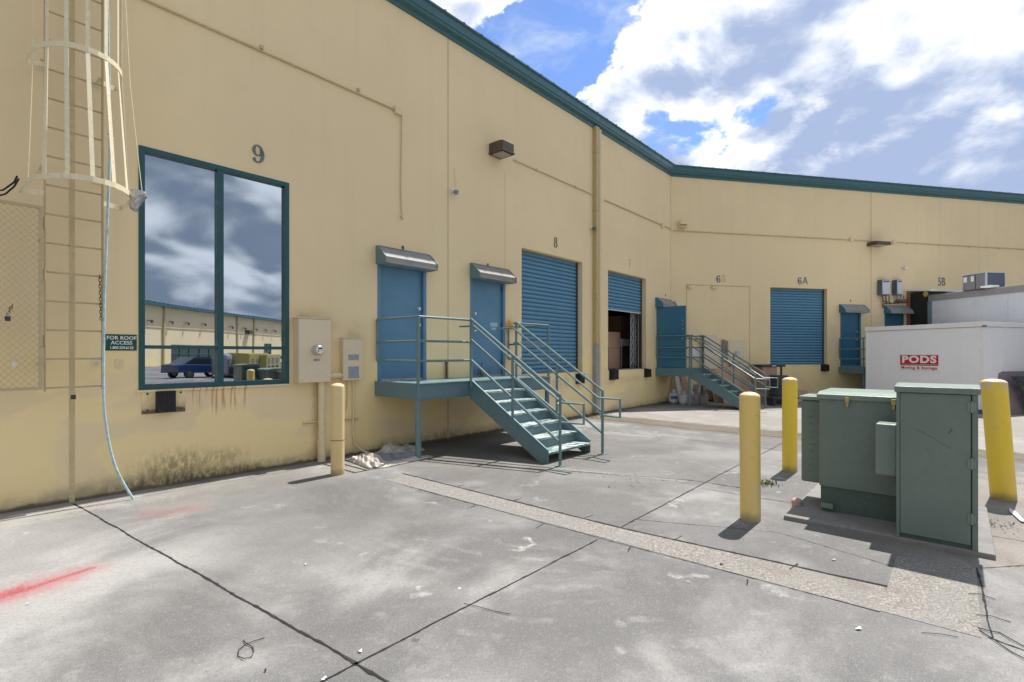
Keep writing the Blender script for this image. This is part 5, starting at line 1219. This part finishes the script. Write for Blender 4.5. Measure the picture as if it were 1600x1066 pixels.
# silver blade-like strip by the leaning bollard
b = MB(WF); A = G(1577, 796); B = G(1599, 818)
v = Vector((B[0]-A[0], B[1]-A[1], 0)).normalized(); q = Vector((-v.y, v.x, 0))*.028; A = Vector((*A, .01)); B = Vector((*B, .012)); Bm = A+(B-A)*.3
ix = [b.pw(A), b.pw(Bm+q), b.pw(B+q*.6), b.pw(B-q*.6), b.pw(Bm-q)]; b.f(*ix)
o = b.build('metal_strip', M['trailer'], None, base=A); so = o.modifiers.new('s', 'SOLIDIFY'); so.thickness = .008; tag(o, 'pale metal strip on the ground at the foot of the leaning bollard', 'metal strip')
def weed(px, py, n, h, spread, label, z0=0, loc=None, mat='leaf', stems=True, name='weed'):
    X, Y = G(px, py) if loc is None else loc; fr = Fr((X, Y), (1, 0)); rn = random.Random(int(px*7+py)); b = MB(fr)
    for _ in range(n):
        a = rn.uniform(0, 6.28); L_ = h*rn.uniform(.5, 1.1); ox, oy = rn.gauss(0, spread*.45), rn.gauss(0, spread*.45); lx = rn.uniform(.2, 1.0)*L_; w = rn.uniform(.003, .008)
        P = [(ox+math.cos(a)*lx*t_*t_, oy+math.sin(a)*lx*t_*t_, z0+L_*(t_-.35*t_*t_*lx/L_)) for t_ in (0, .4, .75, 1)]
        c, s_ = -math.sin(a), math.cos(a)
        V = [(b.p(p[0]+c*w*k, p[1]+s_*w*k, p[2]), b.p(p[0]-c*w*k, p[1]-s_*w*k, p[2])) for p, k in zip(P, (.6, 1, .8, .1))]
        for (e, f_), (g_2, h_) in zip(V, V[1:]): b.f(e, f_, h_, g_2)
    o = b.build(name, M[mat], None, base=fr.w(0, 0, z0)); tag(o, label, 'weed')
weed(1196, 757, 90, .07, .16, 'low green weed tuft in the crack between the two left yellow bollards')
p_ = F1.w(s8[0]+.35, .06); weed(770, 590, 40, .16, .22, 'dry brown weeds on the doorstep of door 8', 1.2, (p_.x, p_.y), 'dryleaf')
p_ = F1.w(s8[0]+.2, .08); weed(758, 585, 8, .42, .04, 'single leafy weed stem standing at door 8', 1.2, (p_.x, p_.y), 'leaf', name='weed')
p_ = F1.w(11.3, .3); weed(936, 655, 160, .06, .45, 'yellowish dry leaves at the foot of the downspout', 0, (p_.x, p_.y), 'dryleaf')
s, z = F1.at(695.5, 567); b = MB(F1); b.tube([(s, .04, 1.2), (s, .04, z)], .022, 10); b.tube([(s-.03, .04, z), (s+.03, .04, z)], .018, 8)
tag(b.build('pipe_stub', M['rustch'], None, autosm=True, base=F1.w(s, .04, 1.2)), 'short dark pipe stub on the landing between the two blue doors', 'pipe')
def rubble(px, py, n, spread, label, r=.012, mat='agg'):
    X, Y = G(px, py); fr = Fr((X, Y), (1, 0)); rn = random.Random(int(px)); b = MB(fr)
    for _ in range(n):
        x, y = rn.gauss(0, spread), rn.gauss(0, spread*.8); q = r*rn.uniform(.35, 1.4)
        P = [Vector((x, y, q*.4))+Vector((rn.uniform(-1, 1), rn.uniform(-1, 1), rn.uniform(-.4, 1)))*q for _ in range(5)]
        V = [b.pw(fr.w(p.x, p.y, max(p.z, 0))) for p in P]
        for t_ in ((0,1,2),(0,1,3),(1,2,3),(0,2,4),(0,3,4),(2,3,4)): b.f(*[V[k] for k in t_])
    o = b.build('gravel', M[mat], None, base=fr.w(0, 0, 0)); tag(o, label, 'gravel', kind='stuff')
rubble(1536, 818, 160, .14, 'loose gravel and bits beside the tall green cabinet'); rubble(1362, 816, 60, .05, 'gravel and leaves in the gap under the transformer', .014, 'dryleaf'); rubble(1000, 752, 50, .22, 'dry leaf bits along the old crack', .010, 'dryleaf')
rubble(1285, 780, 40, .06, 'dry leaf bits at the pad edge', .01, 'dryleaf'); rubble(560, 712, 60, .3, 'grit by the wall', .008, 'dryleaf')
# ------------------------------------------------------------------ the yard behind the photographer (seen in the window glass)
B2 = thing('opposite_warehouse', F3, (0, 0, 0), 'cream warehouse with teal roof edge and green storefronts reflected in the big window', 'building')
b = MB(F3); holes = []
vs = lambda Yv: 165-Yv
fronts = [(vs(78.5), vs(67.5), 0, 2.75, .2), (vs(96), vs(93), 0, 3.4, .2), (vs(128), vs(112), 0, 3.0, .2), (vs(60), vs(50), 0, 2.9, .2), (vs(106), vs(101), 0, 3.2, .2)]
wall_mesh(b, 0, 160, -.2, 7.9, fronts); wO = build_sheet(b, 'wall', M['wall2'], B2)
for a, c, e, f, dp in fronts:
    b = MB(F3); b.box(a, c, -.3, -.15, e, f); wf_ = b.build('storefront', M['glassdark'], B2)
    b = MB(F3); n = max(2, int((c-a)/2.2))
    for k in range(n+1): s = a+(c-a)*k/n; b.box(s-.06, s+.06, -.15, -.05, e, f)
    for z in (e+.05, (e+f)*.6, f-.1): b.box(a, c, -.14, -.06, z-.05, z+.05)
    b.build('glazing_bar', M['storefront'], wf_)
b = MB(F3); b.box(0, 160, -20, .0, 7.9, 8.1); b.build('roof', M['roof'], B2)
b = MB(F3); b.box(0, 160, 0, .9, 7.85, 8.15)
for k in range(200): b.box(k*.8, k*.8+.3, .0, .95, 8.15, 8.24)
b.build('roof_fascia', M['fascia'], B2)
for Yv in (66, 84, 89, 104, 122, 52):
    s = vs(Yv); b = MB(F3); b.box(s, s+.25, 0, .2, 0, 7.85); b.build('downspout', M['downspout'], B2)
b = MB(F3); b.tube([(0, .05, 5.0), (160, .05, 5.1)], .05, 5); b.build('conduit', M['seam'], B2)
for k in range(18):
    s = vs(56+k*3.7); b = MB(F3); b.box(s, s+.12, 0, .5, 5.9, 6.0); b.box(s-.05, s+.17, .4, .55, 5.6, 6.0); tag(b.build('wall_floodlight', M['lampbrown'], None, base=F3.w(s, 0, 5.8)), 'small brown floodlights along the opposite warehouse in the window reflection', 'wall lamp', 'lamps on the opposite warehouse')
wall_lamp_s = vs(87.5); b = MB(F3); b.box(wall_lamp_s, wall_lamp_s+1.2, 0, .7, 5.0, 5.6); tag(b.build('wall_lamp', M['lampbrown'], None, bevel=.02, base=F3.w(wall_lamp_s, 0, 5)), 'large brown box lamp on the opposite warehouse in the window reflection', 'wall lamp')
def vfr(px, Yv, ang=0):   # frame at the mirrored spot for window pixel px, virtual distance Yv
    p = mir((px-800)/800*Yv, Yv); return Fr((p.x, p.y), (F3.u.x*math.cos(ang)-F3.u.y*math.sin(ang), F3.u.x*math.sin(ang)+F3.u.y*math.cos(ang)))
def car(fr, mat, label, name='parked_car', cat='car', van=False):
    t = thing(name, fr, (0, 0, 0), label, cat)
    W = .88; body = [(-2.25, .35), (-2.28, .75), (-1.5, .95), (1.75, 1.0), (2.15, .95), (2.2, .4)]
    b = MB(fr); b.prism(body, -W, W, 'd'); b.build('body', mat, t, bevel=.06)
    cab_ = [(-1.3, .93), (-.55, 1.42), (.9, 1.44), (1.75, .98)]
    b = MB(fr); b.prism(cab_, -W+.1, W-.1, 'd'); b.build('window', M['glassdark'], t, bevel=.04)
    b = MB(fr); b.prism([(-.6, 1.42), (.9, 1.445), (.85, 1.47), (-.5, 1.46)], -W+.1, W-.1, 'd'); b.build('roof', mat, t)
    for s in (-1.4, 1.35):
        for d in (-W-.01, W-.2):
            b = MB(fr); b.tube([(s, d, .32), (s, d+.21, .32)], .32, 20); wl = b.build('wheel', M['tire'], t, autosm=True)
            b = MB(fr); b.tube([(s, d-.005, .32), (s, d+.215, .32)], .18, 14); b.build('rim', M['chrome'], wl, autosm=True)
    for d in (-.65, .45):
        b = MB(fr); b.box(-2.3, -2.2, d, d+.22, .62, .74); b.build('headlight', M['chrome'], t, bevel=.02)
    return t
car(vfr(312, 36, .35), M['bluecar'], 'blue car parked across the yard, seen only in the window reflection')
car(vfr(438, 62, .1), M['signwhite'], 'white car parked farther off in the window reflection')
for n_, (px_, Yv, wd, hg, lab, pm) in enumerate(((412, 37, 1.0, 1.65, 'yellow crate with dark openings seen in the window reflection', 'ylw'), (389, 36, 1.1, 1.75, 'second yellow crate with dark squares seen in the window reflection', 'ylw'), (358, 35.5, .9, 1.7, 'grey machine housing beside the yellow crates in the window reflection', 'grey'))):
    fr = vfr(px_, Yv, .15*n_); t = thing('shipping_crate' if n_ < 2 else 'machine_housing', fr, (0, 0, 0), lab, 'crate' if n_ < 2 else 'machine')
    b = MB(fr); b.box(-wd, wd, -.8, .8, .12, hg); b.build('body', M[pm], t, bevel=.05 if n_ < 2 else .35)
    b = MB(fr); b.box(-wd+.1, wd-.1, -.7, .7, 0, .12); b.build('skid', M['dark'], t)
    for q in (-.65, -.1, .45):
        b = MB(fr); b.box(q*wd, q*wd+.32, .8, .82, .35, .85); b.build('opening', M['dark'], t)
        b = MB(fr); b.box(q*wd, q*wd+.32, .8, .82, 1.0, 1.4); b.build('opening', M['palletbrown'], t)
# ------------------------------------------------------------------ world, sun, camera
W = bpy.data.worlds.new('World'); SC.world = W; W.use_nodes = True; W.node_tree.nodes.clear(); g = N(W.node_tree)
az = math.radians(40.6); EL = math.radians(63.5)
sk = g.new('ShaderNodeTexSky', sky_type='NISHITA'); sk.sun_disc = False; sk.sun_elevation = EL; sk.sun_rotation = az
sk.altitude = 0; sk.air_density = 1.0; sk.dust_density = .4; sk.ozone_density = 1.6
co = g.new('ShaderNodeTexCoord').outputs['Generated']; dv = g.v('NORMALIZE', co); dx, dy, dz = g.sep(dv)
zz = g.m('ADD', g.m('MAXIMUM', dz, .0), .40); cp = g.v('DIVIDE', dv, g.comb(zz, zz, zz))     # clouds lie on a flattened dome
def dirv(px, py): v = Vector(((px-800)/800, 1, (553-py)/800)); return v.normalized()
wn = g.new('ShaderNodeTexNoise'); g.put(wn.inputs['Vector'], cp); wn.inputs['Scale'].default_value = 3.4; wn.inputs['Detail'].default_value = 6; wn.inputs['Roughness'].default_value = .60
warp = g.v('SUBTRACT', wn.outputs['Color'], (.5, .5, .5)); dvw = g.v('NORMALIZE', g.v('ADD', dv, g.scale(warp, .34)))
def lobe(v, width):       # 1 at the centre, falls with the angle
    dt = g.v('DOT_PRODUCT', dvw, v, out=1); return g.m('EXPONENT', g.m('MULTIPLY', g.m('SUBTRACT', dt, 1), 2/(width*width)))
base = g.noise(cp, 3.6, 8, .60, .25)
sv = Vector((math.sin(az)*math.cos(EL), math.cos(az)*math.cos(EL), math.sin(EL)))
b1 = g.noise(cp, 3.6, 2, .6, .25); b2 = g.noise(g.v('ADD', cp, tuple(sv*.075)), 3.6, 2, .60, .25)
terms = [((1050, 60), .11, .42), ((955, 150), .06, .42), ((1080, 130), .08, .3), ((1240, 60), .20, .20), ((1450, 100), .35, .22), ((1540, 20), .3, .12), ((1300, 250), .16, .30), ((1120, 238), .06, .35), ((755, 0), .05, .55),
         ((880, 10), .115, -.75), ((890, 90), .085, -.55), ((830, 70), .07, -.4), ((870, 160), .05, -.2), ((1130, 195), .06, -.65), ((1185, 168), .07, -.34), ((1225, 145), .04, -.25), ((1040, 205), .06, -.45), ((1160, 10), .03, -.3), ((700, -200), .5, .1), ((1200, -300), .5, .15)]
acc = g.m('MULTIPLY', g.m('SUBTRACT', base, .48), 1.9)
for (p, wd, a) in terms: acc = g.m('ADD', acc, g.m('MULTIPLY', lobe(dirv(*p), wd), a))
back = g.step(dy, .25, -.35)      # heavier overcast on the far side of the sky
acc = g.m('ADD', acc, g.m('MULTIPLY', back, 1.0))
mask = g.step(acc, -.06, .16)
cir = g.m('MULTIPLY', g.step(g.noise(g.v('MULTIPLY', cp, (2.6, 2.2, 8)), 1.6, 6, .64, 1.1), .42, .74), .70)
# side towards the sun bright, undersides and thick cores blue-grey
lit = g.m('ADD', g.m('MULTIPLY', g.m('SUBTRACT', b1, b2), 4.6), g.m('MULTIPLY', g.m('SUBTRACT', base, b1), 4.0))
low = wn.outputs['Fac']
thick = g.m('ADD', g.m('MULTIPLY', g.step(acc, .15, .75), .40), g.m('MULTIPLY', g.step(low, .44, .60), .55))
for p, wd, a in (((1330, 195), .13, .40), ((1430, 235), .10, .35), ((1250, 265), .08, .3), ((1560, 200), .10, .3), ((1330, 60), .06, .3), ((1010, 60), .12, -.5), ((1480, 60), .12, -.35), ((1230, 205), .05, -.5), ((1100, 250), .08, -.4), ((1540, 250), .06, -.4)):
    thick = g.m('ADD', thick, g.m('MULTIPLY', lobe(dirv(*p), wd), a))
shade = g.m('SUBTRACT', g.m('ADD', .84, lit), g.m('MULTIPLY', thick, .80), clamp=True)
cl = g.mix(g.step(shade, -.05, 1.0), (2.85, 3.55, 5.2), (8.0, 8.2, 8.5))
clb = g.mix(g.step(g.m('ADD', g.m('ADD', g.m('MULTIPLY', b1, .75), g.m('MULTIPLY', base, .25)), g.m('MULTIPLY', lit, .06)), .40, .68), (2.0, 2.45, 3.15), (7.0, 7.3, 7.7))
cl = g.mix(back, cl, clb)
skyc = g.mix(1.0, sk.outputs[0], (.82, .96, 1.26), 'MULTIPLY')
skyc = g.mix(cir, skyc, (4.8, 5.6, 6.8))
fin = g.mix(mask, skyc, cl)
bg = g.new('ShaderNodeBackground'); g.put(bg.inputs[0], fin); bg.inputs[1].default_value = .100
ow = g.new('ShaderNodeOutputWorld'); g.l.new(bg.outputs[0], ow.inputs[0])
try: W.cycles.sampling_method = 'MANUAL'; W.cycles.sample_map_resolution = 512
except Exception: pass
sl = bpy.data.lights.new('sun', 'SUN'); sl.energy = 4.7; sl.angle = math.radians(.55); sl.color = (1.0, .955, .89)
so = bpy.data.objects.new('sun', sl); COL.objects.link(so); so.rotation_euler = (-sv).to_track_quat('-Z', 'Y').to_euler(); so.location = (0, 0, 30)
cm = bpy.data.cameras.new('camera'); cam = bpy.data.objects.new('camera', cm); COL.objects.link(cam)
cam.location = (0, 0, H); cam.rotation_euler = (math.pi/2, 0, 0); cm.sensor_width = 36; cm.lens = 18; cm.shift_y = 20/1600; cm.clip_end = 2000; cm.clip_start = .05
SC.camera = cam
vs_ = SC.view_settings; vs_.view_transform = 'Standard'; vs_.look = 'None'; vs_.exposure = .57; vs_.gamma = 1
SC.render.engine = 'CYCLES'; SC.cycles.max_bounces = 6; SC.cycles.diffuse_bounces = 3; SC.cycles.use_denoising = True
SC.render.resolution_x = 1024; SC.render.resolution_y = 682
